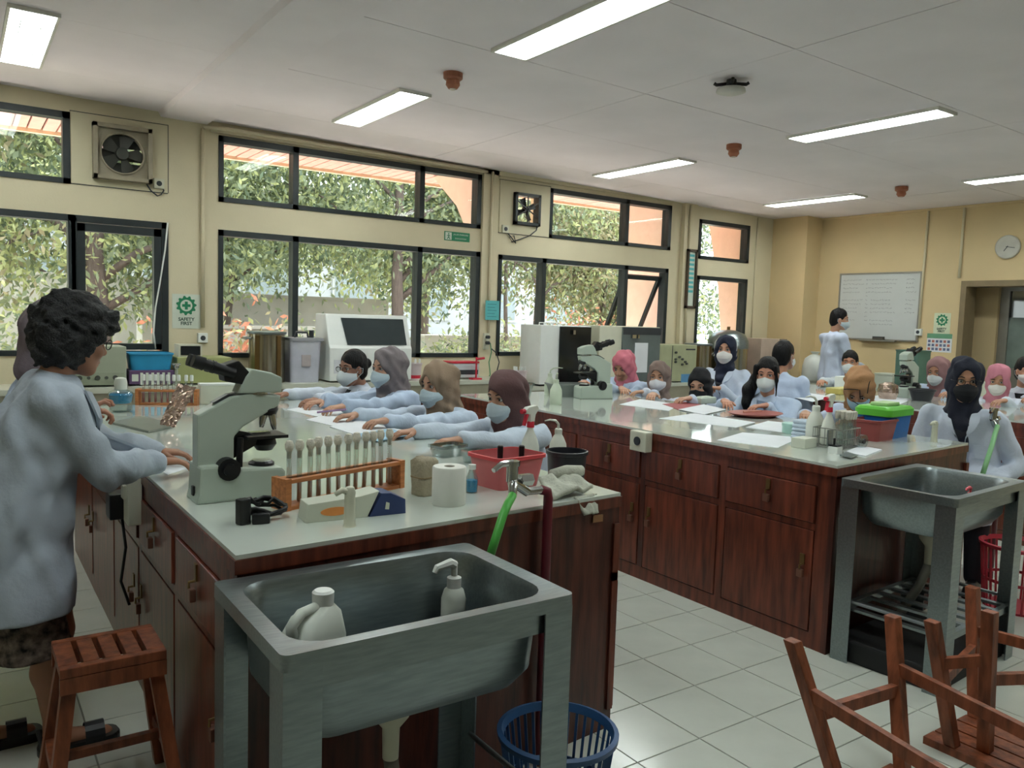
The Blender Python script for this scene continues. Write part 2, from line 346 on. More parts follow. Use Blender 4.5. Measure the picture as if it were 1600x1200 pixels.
conduit([(7.46, WY-.075, 1.1), (7.46, WY-.075, 2.94)], 'cream conduit pipe on pilaster beside the small far windows')
conduit([(8.8, WY-.015, 1.1), (8.8, WY-.015, 2.92)], 'cream conduit pipe right of the far small windows', r=.01)
p = onx(1452, 329, BX); p2 = onx(1436, 519, BX); conduit([(BX-.014, p2.y, p2.z), (BX-.014, p.y, 2.92)], 'cream conduit pipe down the yellow wall beside whiteboard')
p = onx(1508, 325, BX); conduit([(BX-.014, p.y, 2.11), (BX-.014, p.y, 2.92)], 'cream conduit pipe above the door frame')
MB().box(BX-.03, BX, Y0, 6.56, 2.9, 2.925).build('trim_4', PAINTB, **STR)
# signs ------------------------------------------------------------
GREEN = M('sign green', (30, 122, 84), .5, var=.03); SIGNW = M('sign white', (206, 214, 200), .5, var=.03); GDARK = M('sign lettering green', (40, 70, 60), .5)
def safety_sign(name, label, loc, w, h, frm, sheet=None):
    r = thing(name, label, 'sign', loc); r.rotation_euler = frm.to_euler()
    MB().box(-w/2, w/2, -h/2, h/2, 0, .004).build('plate', sheet or SIGNW, r)
    cy = h*.17; R = w*.3; mb = MB(); n = 44; o, i = [], []
    for k in range(n):
        a = 2*math.pi*k/n; rr = R*1.22 if (k % 4) < 2 else R; o.append((rr*math.cos(a), cy+rr*math.sin(a))); i.append((R*.72*math.cos(a), cy+R*.72*math.sin(a)))
    mb.rings([[(x, y, z) for x, y in p] for p, z in ((o, .004), (o, .006), (i, .006), (i, .004))], cap=False, close=True); mb.build('gear_emblem', GREEN, r)
    mb = MB(); c = R*.17; l = R*.5; mb.box(-c, c, cy-l, cy+l, .004, .006); mb.box(-l, l, cy-c, cy+c, .004, .0065); mb.build('cross_emblem', GREEN, r)
    text('lettering', 'SAFETY', h*.135, GDARK, r, Matrix.Translation((0, -h*.235, .005)), bold=.001); text('lettering', 'FIRST', h*.135, GDARK, r, Matrix.Translation((0, -h*.355, .005)), bold=.001)
    return r
safety_sign('safety_sign', 'white SAFETY FIRST sign with green gear beside the casement window', (1.592, WY, 1.462), .222, .285, ON_YWALL)
p = onx(1472, 506, BX); safety_sign('safety_sign', 'small pale SAFETY FIRST sign on the yellow wall right of whiteboard', (BX, p.y, p.z), .19, .25, ON_XWALL, M('sign mint white', (206, 214, 186), .5))
r = thing('exit_route_sign', 'small green evacuation route sign between upper and lower windows', 'sign', (4.19, WY, 2.292)); r.rotation_euler = ON_YWALL.to_euler()
MB().box(-.148, .148, -.045, .045, 0, .004).build('plate', GREEN, r)
mb = MB(); mb.box(-.138, -.065, -.037, .037, .004, .005); mb.build('pictogram_field', SIGNW, r)
mb = MB(); mb.ball((-.1, .022, .006), (.007, .007, .002)); mb.tube([(-.1, .012, .006), (-.1, -.008, .006), (-.085, -.03, .006)], .004); mb.tube([(-.1, -.008, .006), (-.115, -.03, .006)], .004); mb.tube([(-.12, .0, .006), (-.1, .01, .006), (-.083, 0, .006)], .003); mb.build('running_figure', GREEN, r)
text('lettering', 'JALUR EVAKUASI', .023, SIGNW, r, Matrix.Translation((.042, .02, .0045))); text('lettering', 'EVACUATION', .021, SIGNW, r, Matrix.Translation((.042, -.02, .0045)))
TEAL = M('teal notice paper', (92, 178, 180), .7, var=.06, scale=20)
r = thing('wall_notice', 'teal paper notice on the pilaster right of second window', 'notice', (4.6, WY-.062, 1.565)); MB().box(-.085, .085, -.004, 0, -.1, .1).build('sheet', TEAL, r)
for k in range(5): MB().box(-.06, .05-.02*(k % 2), -.006, -.004, .06-.032*k, .066-.032*k).build('printed_line', M('notice print', (60, 130, 136), .7), r)
r = thing('framed_chart', 'narrow dark framed wall chart seen edge-on beside far windows', 'chart', (7.52, WY-.06, 0))
za, zb = onx(1080, 388, 7.5).z, onx(1078, 483, 7.5).z
za, zb = ony(1082, 390, WY-.06).z, ony(1080, 482, WY-.06).z
mb = MB()
mb.box(-.085, .085, -.035, 0, zb, zb+.03); mb.box(-.085, .085, -.035, 0, za-.03, za); mb.box(-.085, -.06, -.035, 0, zb, za); mb.box(.06, .085, -.035, 0, zb, za); mb.build('frame', M('brown frame wood', (74, 62, 50), .5), r)
MB().box(-.06, .06, -.012, 0, zb+.03, za-.03).build('chart_sheet', SIGNW, r)
for k in range(9): MB().box(-.045, .045, -.014, -.012, za-.09-.055*k, za-.06-.055*k).build('printed_row', TEAL, r)
# whiteboard
ya, yb = onx(1440, 427, BX).y, onx(1316, 429, BX).y; z0, z1 = onx(1432, 532, BX).z, onx(1440, 427, BX).z+.005
r = thing('whiteboard', 'large whiteboard covered in faint handwriting on the yellow wall', 'whiteboard', (BX, (ya+yb)/2, (z0+z1)/2)); r.rotation_euler = ON_XWALL.to_euler()
W2, H2 = (yb-ya)/2, (z1-z0)/2
MB().box(-W2, W2, -H2, H2, 0, .015).build('board_panel', M('whiteboard enamel', (196, 200, 198), .25, var=.03, scale=3), r)
ALU = M('aluminium', (150, 148, 140), .4, metal=.7)
mb = MB(); e = .018; mb.box(-W2-e, W2+e, H2, H2+e, 0, .025); mb.box(-W2-e, W2+e, -H2-e, -H2, 0, .025); mb.box(-W2-e, -W2, -H2, H2, 0, .025); mb.box(W2, W2+e, -H2, H2, 0, .025); mb.build('frame', ALU, r)
MB().box(-W2*.35, W2*.55, -H2-.03, -H2-.012, .02, .07).build('pen_tray', ALU, r)
INK = M('faint marker ink', (120, 124, 128), .6); mb = MB(); rr = random.Random(3)
for col, (a, b) in enumerate(((-.93, -.42), (-.32, -.24), (-.18, .45), (.68, .92))):
    for k in range(12):
        if (col == 3 and k > 8) or (col != 1 and k in (4, 9)) or (k > 10 and col != 2): continue
        x = a*W2; y = H2*(.82-.125*k); e2 = W2*(b-rr.random()*(b-a)*.35)
        while x < e2:
            wd = rr.uniform(.012, .045); mb.tube([(x+wd*q/4, y+rr.uniform(-.009, .009), .0155) for q in range(5)], .0016, 4); x += wd+.012
mb.build('handwriting', INK, r, kind='stuff')
r = thing('board_eraser', 'dark board eraser lying on the pen tray of the whiteboard', 'eraser', (BX-.05, onx(1376, 529, BX).y, z0-.01)); MB().box(-.022, .022, -.07, .07, 0, .028).build('grip', M('eraser grip', (84, 80, 72), .6), r, bevel=.004); MB().box(-.022, .022, -.068, .068, .028, .04).build('felt', DARKG, r)
# clock
p = onx(1576, 386, BX); r = thing('wall_clock', 'round white wall clock high on the yellow wall above the doorway', 'clock', (BX, p.y, p.z)); r.rotation_euler = ON_XWALL.to_euler()
MB().lathe([(.125, 0), (.128, .03), (.12, .04), (.108, .034)], n=36).build('rim', M('clock rim', (190, 188, 178), .4), r, smooth=True)
MB().lathe([(.109, .02), (.109, .03)], n=36).build('dial', SIGNW, r)
for k in range(12):
    a = math.pi*k/6; MB().box(-.003, .003, .082, .1, .03, .032, RZ(a)).build('hour_mark', DARKG, r)
MB().box(-.004, .004, -.012, .055, .033, .035, RZ(math.radians(-215))).build('hour_hand', DARKG, r); MB().box(-.003, .003, -.012, .08, .036, .038, RZ(math.radians(-100))).build('minute_hand', DARKG, r)
# calendar under the far sign
p = onx(1471, 537, BX); r = thing('wall_calendar', 'green topped wall calendar below the small safety sign', 'calendar', (BX, p.y, p.z)); r.rotation_euler = ON_XWALL.to_euler()
MB().box(-.17, .12, -.1, .1, 0, .006).build('sheet', PAPER, r); MB().box(-.17, .12, .06, .115, .006, .009).build('header', M('calendar green', (100, 150, 118), .6), r)
for a in range(6):
    for b in range(3): MB().box(-.155+.045*a, -.125+.045*a, -.08+.045*b, -.05+.045*b, .006, .008).build('day_box', M('calendar red', (180, 110, 100), .6) if (a+b) % 3 == 0 else M('calendar blue', (96, 108, 140), .6), r)
# doorway with aluminium partition and the room behind
r = obj('door_1', None, None, (BX, 3.95, 0), **STR)
def D(n, mat, x0, x1, y0, y1, z0, z1): return MB().box(x0-BX, x1-BX, y0-3.95, y1-3.95, z0, z1).build(n, mat, r)
TAUPE = M('taupe door frame', (128, 112, 84), .5)
D('door_frame', TAUPE, BX-.02, BX+.22, 4.64, 4.70, 0, 2.075); D('door_frame', TAUPE, BX-.02, BX+.22, 3.2, 4.64, 2.01, 2.075)
DY = 4.5
D('door_stile', ALU, BX+.5, BX+.56, 4.40, 4.5, 0, 2.1); D('door_stile', ALU, BX+.5, BX+.56, 4.0, 4.07, 0, 2.1); D('door_rail', ALU, BX+.5, BX+.56, 4.07, 4.40, 1.98, 2.1); D('door_rail', ALU, BX+.5, BX+.56, 4.07, 4.40, 0, 1.1)
D('pane', glass_mat('door glass', (225, 225, 215), .1), BX+.525, BX+.53, 4.07, 4.40, 1.68, 1.98)
D('pane', M('frosted film glass', (112, 126, 118), .25, var=.15, scale=6), BX+.522, BX+.533, 4.07, 4.40, 1.1, 1.68)
D('partition_wall', PAINTB, BX+.45, BX+.6, 4.5, 5.6, 0, 2.6); D('partition_wall', PAINTB, BX+.6, BX+.65, 2.2, 4.0, 0, 2.6)
MB().box(BX+2.4, BX+2.5, 1.5, 7, 0, 3.0).build('wall_beyond', PAINTB, **STR); MB().box(BX+.2, BX+2.5, 1.5, 7, 2.6, 2.7).build('ceiling_beyond', CEIL, **STR)
MB().box(BX+.2, BX+2.5, 6.9, 7, 0, 2.6).build('wall_beyond_left', PAINTB, **STR); MB().box(BX+.2, BX+2.5, 1.5, 1.6, 0, 2.6).build('wall_beyond_right', PAINTB, **STR)
# ceiling lights
LM = M('lit tube diffuser', (246, 255, 252), .5, emit=TUBE, var=0); LFR = M('light fixture metal', (214, 212, 204), .5); LIN = M('light trough white', (225, 232, 228), .5)
LCOLS = {}
def light(x, y, label, L=1.2, w=.25):
    z = zc(x); r = thing('ceiling_light', label, 'light', (x, y, z)); a, b = w/2, L/2
    mb = MB(); e = .016
    for (p, q, s, t) in ((-a, -a+e, -b, b), (a-e, a, -b, b), (-a+e, a-e, -b, -b+e), (-a+e, a-e, b-e, b)): mb.box(p, q, s, t, -.022, .0)
    mb.build('frame', LFR, r)
    mb = MB(); mb.box(-a+e, a-e, -b+e, b-e, -.012, -.006); mb.build('diffuser', LM, r)
    for k in (-1, 1): MB().cyl((k*.05, -b+.06, -.0165), (k*.05, b-.06, -.0165), .004, n=8).build('lamp_rib', LIN, r)
    return r
light(.387, 5.76, 'ceiling light at far left above the casement window')
light(2.69, 3.42, 'largest ceiling light, cut by the top edge of the picture'); light(2.65, 5.7, 'ceiling light above the second window from the left')
light(5.53, 3.53, 'ceiling light to the right of the projector mount'); light(5.53, 5.88, 'ceiling light left of the small ceiling detector, near third window', w=.24)
light(8.12, 5.78, 'far ceiling light nearest the yellow back wall corner'); light(8.1, 3.45, 'ceiling light at right edge near the wall clock')
light(5.53, 1.1, 'ceiling light overhead out of view to the right'); light(2.69, 1.1, 'ceiling light overhead out of view near the front'); light(.1, 1.9, 'ceiling light overhead out of view to the left')
light(8.1, 1.2, 'ceiling light overhead out of view at far right')
BROWN = M('brown detector plastic', (150, 92, 66), .5)
for u, v, lb in ((708, 114, 'brown smoke detector nearest the camera, right of a ceiling light'), (1147, 226, 'brown smoke detector below the projector mount in the picture'), (1409, 292, 'brown smoke detector nearest the yellow back wall')):
    p = onz(u, v, 3.0); z = zc(p.x); p = onz(u, v, z); r = thing('smoke_detector', lb, 'detector', (p.x, p.y, z))
    MB().lathe([(.062, 0), (.062, -.035), (.05, -.045)], n=20).build('base', BROWN, r); MB().lathe([(.042, -.045), (.046, -.075), (.03, -.098), (.01, -.1)], n=20).build('sensor_head', BROWN, r); MB().lathe([(.02, -.1), (.016, -.106)], n=12).build('lens', M('pale lens', (200, 190, 180), .3), r)
p = onz(1143, 128, 3.0); r = thing('projector_mount', 'black spider bracket holding a white disc on the ceiling', 'mount', (p.x, p.y, zc(p.x)))
MB().cyl((0, 0, 0), (0, 0, -.05), .03, .035, 14).build('stem', BLACK, r)
for k in range(4):
    a = math.pi/4+math.pi/2*k; c, s = math.cos(a), math.sin(a); MB().tube([(.02*c, .02*s, -.025), (.09*c, .09*s, -.03), (.105*c, .105*s, -.02)], .011, 6).build('arm', BLACK, r)
MB().lathe([(.03, -.05), (.085, -.055), (.09, -.075), (.06, -.085), (.02, -.088)], n=22).build('disc', M('mount disc white', (200, 198, 192), .4), r, smooth=True)
# ================================================================= OUTSIDE
SOFF = M('red brown soffit boards', (226, 176, 166), .6, var=.12, scale=6); CONC = M('sunlit concrete', (168, 167, 162), .85, var=.12, scale=2); ORANGE = M('peach painted fin', (236, 208, 190), .7, var=.05)
so = obj('eave_soffit', None, None, (0, WY+.15, 3.05), label='red brown boarded soffit under the roof eave outside windows', category='eave')
brd = None
for k in range(-14, 92):
    x = k*.115
    if brd is None: brd = MB().box(0, .1, 0, 1.32, 0, .02).build('plank', SOFF, so, loc=(x, 0, 0)); continue
    o = brd.copy(); COL.objects.link(o); o.location = (x, 0, random.uniform(-.003, .003))
MB().box(-2, 10.9, 0, 1.34, .022, .12).build('eave_deck', M('dark soffit gap', (84, 54, 48), .8), so); MB().box(-2, 10.9, 1.32, 1.38, -.03, .16).build('fascia', M('cream fascia', (226, 206, 178), .6), so)
for x, yt, zb, yb in ((4.45, 8.1, 2.3, 7.28), (7.23, 8.0, 0, 7.85), (8.72, 7.9, 1.0, 7.5)):
    lbl = {4.45: 'peach tapered fin outside the second window', 7.23: 'peach wall fin outside the open third window', 8.72: 'orange wall fin outside the far small windows'}[x]
    mb = MB(); mb.prism([(WY+.15, zb), (yb, zb), (yb+.35*(yt-yb), zb+.5*(3.04-zb)), (yt, 3.04), (WY+.15, 3.04)], 0, x, x+.16); tagged(mb.build('wall_fin', ORANGE), lbl, 'fin')
MB().box(-14, 22, WY+.16, 10.0, -.32, -.28).build('bounce_paving', M('pale bounce paving', (236, 224, 220), .9, var=.06, scale=3), **STR)  # unseen pale strip, added to bounce sunlight up onto the ceiling
gr = MB().box(-25, 60, WY+.16, 60, -.5, -.3).build('ground', M('dry pale ground', (196, 188, 170), .9, var=.2, scale=.8), **STR)
# terraces and low walls of the garden
def garden_wall(x0, x1, y, z0, z1, label, d=.3, mat=CONC):
    t = thing('garden_wall', label, 'wall', ((x0+x1)/2, y, z0)); L2 = (x1-x0)/2; MB().box(-L2, L2, 0, d, 0, z1-z0-.05).build('wall_body', mat, t); MB().box(-L2-.02, L2+.02, -.03, d+.03, z1-z0-.05, z1-z0).build('coping', CONC, t)
garden_wall(3.0, 5.4, 12.2, -.3, 1.25, 'low pale concrete garden wall seen through second window, nearest'); garden_wall(2.4, 6.6, 13.6, -.3, 1.75, 'pale concrete garden terrace behind the nearest garden wall', .5)
garden_wall(7.6, 10.2, 14.0, -.3, 1.1, 'pale concrete garden wall seen right of tree trunk'); garden_wall(-1, 2.9, 15.5, -.3, 2.0, 'pale concrete wall behind the casement window trees')
b = thing('far_building', 'pale grey building far behind the garden trees', 'building', (9, 26, -.3)); BW = M('hazy pale building', (150, 156, 164), .9, var=.05)
MB().box(-9, 16, 0, 6, 0, 5.5).build('facade', BW, b); MB().box(-9.3, 16.3, -.6, 6.3, 5.5, 5.8).build('roof', CONC, b)
for k in range(7):
    fr = MB().box(-7.5+3*k, -5.9+3*k, -.06, 0, 1.6, 3.2).build('window', M('far window frame', (150, 156, 160), .6), b); MB().box(-7.4+3*k, -6.0+3*k, -.08, -.06, 1.7, 3.1).build('pane', M('far window pane', (120, 132, 140), .2), fr)
b = thing('neighbour_building', 'pale building behind the leftmost trees', 'building', (-7, 22, -.3)); MB().box(-7, 5, 0, 6, 0, 7.0).build('facade', BW, b)
for k in range(3):
    fr = MB().box(-4+3*k, -2.6+3*k, -.06, 0, 2.4, 4).build('window', M('far window frame', (150, 156, 160), .6), b); MB().box(-3.9+3*k, -2.7+3*k, -.08, -.06, 2.5, 3.9).build('pane', M('far window pane', (120, 132, 140), .2), fr)
BARK = M('grey brown bark', (92, 82, 78), .9, var=.25, scale=8, stretch=(6, 6, 1), bump=.3)
LEAF = [M('leaf green', (128, 140, 112), .5, var=.25, scale=2, translucent=.45), M('leaf yellow green', (160, 168, 120), .5, var=.2, scale=2, translucent=.5), M('leaf deep green', (98, 114, 94), .5, var=.25, scale=2, translucent=.4), M('leaf dry olive', (146, 140, 112), .55, var=.25, scale=2, translucent=.45)]
RED = M('red leaf', (192, 128, 104), .55, var=.3, translucent=.4)
def leaves(name, parent, pts, n, size, mat, droop=.6, spread=.45, seed=1):
    n = int(n*2.3); size = size*.62
    g = np.random.default_rng(seed); P = np.array(pts, float); c = P[g.integers(0, len(P), n)]+g.normal(0, spread, (n, 3))*np.array([1, 1, .75])
    d = g.normal(0, 1, (n, 3)); d[:, 2] -= droop*1.6; d /= np.linalg.norm(d, axis=1)[:, None]
    s = np.cross(d, g.normal(0, 1, (n, 3))); s /= np.linalg.norm(s, axis=1)[:, None]
    L = size*g.uniform(.6, 1.3, n)[:, None]; Wd = L*.2
    v = np.empty((n, 4, 3)); v[:, 0] = c; v[:, 1] = c+d*L*.5+s*Wd; v[:, 2] = c+d*L; v[:, 3] = c+d*L*.5-s*Wd
    me = bpy.data.meshes.new(name); f = np.arange(n*4).reshape(n, 4)
    me.from_pydata(v.reshape(-1, 3).tolist(), [], f.tolist())
    mm = mat if isinstance(mat, list) else [mat]
    for q in mm: me.materials.append(q)
    if len(mm) > 1: me.polygons.foreach_set('material_index', g.choice(len(mm), n, p=[.5, .3, .2][:len(mm)] if len(mm) == 3 else None).astype(np.int32))
    return obj(name, me, parent, kind='stuff')
def tree(x, y, r0, H, label, mats, nleaf, seed, forks=7, first=1.6, lean=0, size=.2, thin=False, crown=(1.5, 2.2)):
    t = thing('tree', label, 'tree', (x, y, -.3), group=None); g = random.Random(seed)
    trunk = [(lean*k/6*1.2+g.uniform(-.05, .05), g.uniform(-.05, .05), H*k/6) for k in range(7)]; trunk[0] = (0, 0, 0)
    MB().tube(trunk, [r0*(1-.1*k) for k in range(7)], 9).build('trunk', BARK, t, smooth=True)
    tips = [trunk[-1]]
    for k in range(forks):
        h = first+(H-first)*k/forks; q = h/H*6; i = int(q); i = min(i, 5); a = Vector(trunk[i]).lerp(Vector(trunk[i+1]), q-i); an = g.uniform(0, 6.28) if k % 2 else g.choice([0, math.pi])+g.uniform(-.5, .5); L = g.uniform(*crown)
        p = [a]; 
        for s in range(1, 5): p.append(a+Vector((math.cos(an)*L*s/4, max(-.1, math.sin(an)*L*s/4), (.95*s/4-.3*(s/4)**2)*L*.9+g.uniform(-.1, .1))))
        rb = r0*.42*(1-.5*k/forks); MB().tube(p, [rb*(1-.2*s) for s in range(5)], 6).build('branch', BARK, t, smooth=True)
        for s in range(1, 5):
            tips.append(tuple(p[s])); 
            tips.append((p[s].x+g.uniform(-.5, .5), p[s].y+g.uniform(-.5, .5), p[s].z-g.uniform(0, .5)))
    tips = [(q[0], max(q[1], .35 if y < 12.6 else q[1]), q[2]) for q in tips]
    leaves('foliage', t, tips, nleaf, size, mats, seed=seed, spread=.4); return t
A0, A1, A2, A3 = LEAF
tree(6.0, 12.0, .13, 4.9, 'tree with a straight grey trunk seen through second window', [A0, A1, A2], 8500, 11, forks=11, first=2.0, crown=(1.6, 2.7))
tree(1.52, 11.6, .16, 5.0, 'forked tree right outside the casement window', [A0, A1, A2], 6500, 5, forks=9, first=1.7, crown=(1.4, 2.4), lean=.0)
tree(3.6, 13.2, .07, 4.4, 'slender tree between the casement and second window', [A0, A1, A2], 8000, 8, forks=10, first=2.2, crown=(1.3, 2.3))
tree(-.2, 11.0, .09, 4.6, 'yellowish tree outside the leftmost window', [A1, A0, A3], 6000, 21, forks=9, first=1.8, crown=(1.2, 2.0))
tree(8.3, 12.2, .05, 4.2, 'thin stemmed tree at left of third window', [A0, A2, A3], 1100, 31, forks=7, first=2.2, crown=(1.0, 1.8))
tree(8.95, 12.3, .075, 4.4, 'pair stem tree beside the oven behind third window', [A0, A1, A3], 2000, 32, forks=8, first=2.1, crown=(1.1, 1.9), lean=.25)
tree(10.6, 12.6, .06, 4.2, 'leaning olive tree in the middle of third window', [A3, A1, A0], 7000, 33, forks=10, first=1.0, crown=(1.2, 2.2), lean=.5)
tree(13.2, 13.5, .08, 4.6, 'dense tree seen through the far small windows', [A2, A0, A1], 7000, 35, forks=9, first=1.3)
tree(4.6, 18.0, .14, 6.0, 'tall hazy tree behind the garden terrace', [A0, A1, A2], 7000, 41, forks=10, first=2.2, crown=(2, 3.2), size=.3)
tree(10.0, 18.5, .14, 6.2, 'tall hazy tree far behind third window', [A1, A0, A3], 7000, 42, forks=10, first=2.0, crown=(2, 3.2), size=.3)
tree(-1.5, 16.0, .14, 6.0, 'tall tree far behind the leftmost windows', [A1, A0, A2], 7000, 43, forks=10, first=2.0, crown=(2, 3.0), size=.28)
tree(1.8, 16.5, .12, 6.0, 'tall tree behind the forked tree', [A0, A1, A2], 5000, 44, forks=9, first=2.0, crown=(1.8, 2.8), size=.28)
def shrub(x, y, h, label, mats, n, seed, size=.16, sp=.3):
    t = thing('shrub', label, 'shrub', (x, y, -.3)); g = random.Random(seed); tips = []
    for k in range(7):
        a = g.uniform(0, 6.28); e = (math.cos(a)*h*.3, math.sin(a)*h*.3, h*g.uniform(.6, 1)); MB().tube([(0, 0, 0), (e[0]*.5, e[1]*.5, e[2]*.6), e], [.02, .015, .008], 5).build('stem', BARK, t); tips += [e, (e[0]*.7, e[1]*.7, e[2]*.75), (e[0]*.4, e[1]*.4, e[2]*.5)]
    leaves('foliage', t, tips, n, size, mats, seed=seed, droop=.1, spread=sp)
shrub(2.75, 10.6, 1.5, 'red leaved shrub at lower left of second window', [RED, A3, A1], 900, 3, .2)
shrub(6.6, 11.0, 1.6, 'bright green bush at lower right of second window', [A1, A0, A2], 1300, 4)
shrub(4.3, 10.8, 1.3, 'green bush left of the white machine outside second window', [A0, A1, A2], 1000, 6)
shrub(9.9, 11.2, 1.9, 'reddish shrub behind the dark door oven outside third window', [RED, A1, A3], 1300, 7)
shrub(7.4, 11.0, 1.4, 'pale green shrub at lower left of third window', [A1, A0, A3], 700, 9)
shrub(.4, 10.4, 1.5, 'low green bush under the leftmost window', [A0, A1, A2], 900, 10)
# ================================================================= BENCHES AND FURNITURE
BT = .88
def P(u, v, z=BT): return onz(u, v, z)
PADM = M('tarnished padlock', (120, 84, 70), .4, metal=.5)
def bench(x0, x1, y0, y1, label, cols, skew=.08, door_hands='lr', top=BT, ends=True):
    t = thing('laboratory_bench', label, 'bench', (x0, y0, 0)); W, L = x1-x0, y1-y0
    def hx(mb, a, b, c, d, z0, z1):      # box whose near end follows the skewed end line when c == 0
        f = lambda x, y: y+(skew*x if y <= .2 else 0)
        return mb.hexa([(a, f(a, c), z0), (b, f(b, c), z0), (b, f(b, d), z0), (a, f(a, d), z0)], [(a, f(a, c), z1), (b, f(b, c), z1), (b, f(b, d), z1), (a, f(a, d), z1)])
    hx(MB(), 0, W, 0, L, top-.012, top).build('worktop', TOP, t)
    hx(MB(), -.004, W+.004, -.004, L, top-.05, top-.013).build('edge_band', WOODR, t)
    hx(MB(), .03, W-.03, .03, L-.03, .06, top-.05).build('carcass', WOODD, t)
    hx(MB(), .004, W-.002, .002, .03, 0.0, top-.05).build('end_panel', WOODD, t)
    hx(MB(), .05, W-.05, .06, L-.05, 0, .06).build('plinth', WOODD, t)
    for side in (0, 1):
        xa = .005 if side == 0 else W-.03; xb = xa+.025; xf = (-.004, .018) if side == 0 else (W-.018, W+.004)
        ye = .02+(skew*W if side else 0)
        MB().box(xa, xb, ye, L, 0.0, .075).build('bottom_rail', WOODR, t); MB().box(xa, xb, ye, L, top-.11, top-.05).build('top_rail', WOODR, t)
        ys = [c[0] for c in cols]+[cols[-1][1]+.03]
        MB().box(xa, xb, ye, cols[0][0]-y0, .075, top-.11).build('stile', WOODR, t)
        for k, (a, b) in enumerate(cols):
            a -= y0; b -= y0; nx = cols[k+1][0]-y0 if k+1 < len(cols) else L
            MB().box(xa, xb, b, nx, .075, top-.11).build('stile', WOODD if k % 2 else WOODR, t); MB().box(xa, xb, a, b, .56, .59).build('mid_rail', WOODR, t)
            dr = MB().box(min(xf), max(xf), a+.006, b-.006, .594, top-.114).build('drawer', WOODR, t, bevel=.003)
            do = MB().box(min(xf)+.006, max(xf), a+.006, b-.006, .08, .556).build('door', WOODR, t, bevel=.003)
            sx = -1 if side == 0 else 1; X = -.004 if side == 0 else W+.004
            for par, yy, zz in ((dr, (a+b)/2, .715), (do, a+.05 if door_hands[k % len(door_hands)] == 'l' else b-.05, .40)):
                h = MB(); h.box(min(X, X+sx*.006), max(X, X+sx*.006), yy-.012, yy+.012, zz-.01, zz+.04); h.tube([(X, yy, zz-.01), (X+sx*.022, yy, zz-.012), (X+sx*.022, yy, zz-.03)], .0045, 6); h.build('hasp', BRASS, par)
                MB().box(X+sx*.014-.009, X+sx*.014+.009, yy-.016, yy+.016, zz-.07, zz-.032).build('padlock', PADM, par, bevel=.004)
    return t
bench(.57, 1.97, 2.017, 5.45, 'nearest wooden laboratory bench with pale green top, grey sink at its end', [(2.12, 2.68), (2.73, 3.3), (3.35, 3.9), (3.95, 4.6), (4.65, 5.38)])
bench(3.255, 4.66, 2.104, 5.45, 'middle wooden laboratory bench whose padlocked red brown drawers face the aisle', [(2.2, 2.73), (2.775, 3.32), (3.36, 3.9), (3.95, 4.6), (4.65, 5.38)])
bench(6.2, 7.6, 2.40, 5.45, 'farthest laboratory bench at right edge behind the student in black mask', [(2.5, 3.1), (3.15, 3.8), (3.85, 4.5), (4.55, 5.38)])
# a worn label on the end of the nearest bench
tagged(MB().box(1.83, 1.875, 2.112, 2.1165, .79, .815).build('worn_label', M('worn brown label', (150, 110, 76), .7)), 'small worn tan label stuck on end of nearest bench', 'label')
CTOP = M('counter top tile', (196, 200, 184), .25, var=.05, scale=3); CFR = M('grey beige counter front', (150, 146, 126), .5, var=.06)
def counter(name, label, x0, x1, y0, y1, top, par='x'):
    t = thing(name, label, 'counter', (x0, y0, 0)); W, D = x1-x0, y1-y0
    MB().box(0, W, 0, D, top-.04, top).build('worktop', CTOP, t)
    MB().box(.005, W-.005, .01, .03, top-.18, top-.04).build('apron', CFR, t)
    MB().box(.02, W-.02, .03, D, .08, top-.04).build('carcass', WOODD, t); MB().box(.04, W-.04, .06, D, 0, .08).build('plinth', WOODD, t)
    n = max(2, int(W/.8)); c = W/n
    for k in range(n):
        d = MB().box(.01+k*c, (k+1)*c-.01, .012, .03, .09, top-.19).build('door', WOODR, t); MB().ball(((k+.5)*c, 0, top-.3), .016).build('knob', BRASS, d)
    return t
C1 = counter('wall_counter', 'long wall counter under the left windows behind nearest bench', -2.8, 4.62, 6.6, WY, .88)
C2 = counter('wall_counter', 'wall counter under the far windows carrying ovens', 4.68, 8.3, 6.6, WY-.06, .80)
t = thing('side_counter', 'counter along the yellow wall below the whiteboard', 'counter', (8.85, 3.0, 0))
MB().box(0, .57, .9, 3.5, .76, .80).build('worktop', CTOP, t); MB().box(.01, .03, .9, 3.5, .62, .76).build('apron', CFR, t); MB().box(.03, .57, .92, 3.48, .08, .76).build('carcass', WOODD, t); MB().box(.06, .57, .94, 3.46, 0, .08).build('plinth', WOODD, t)
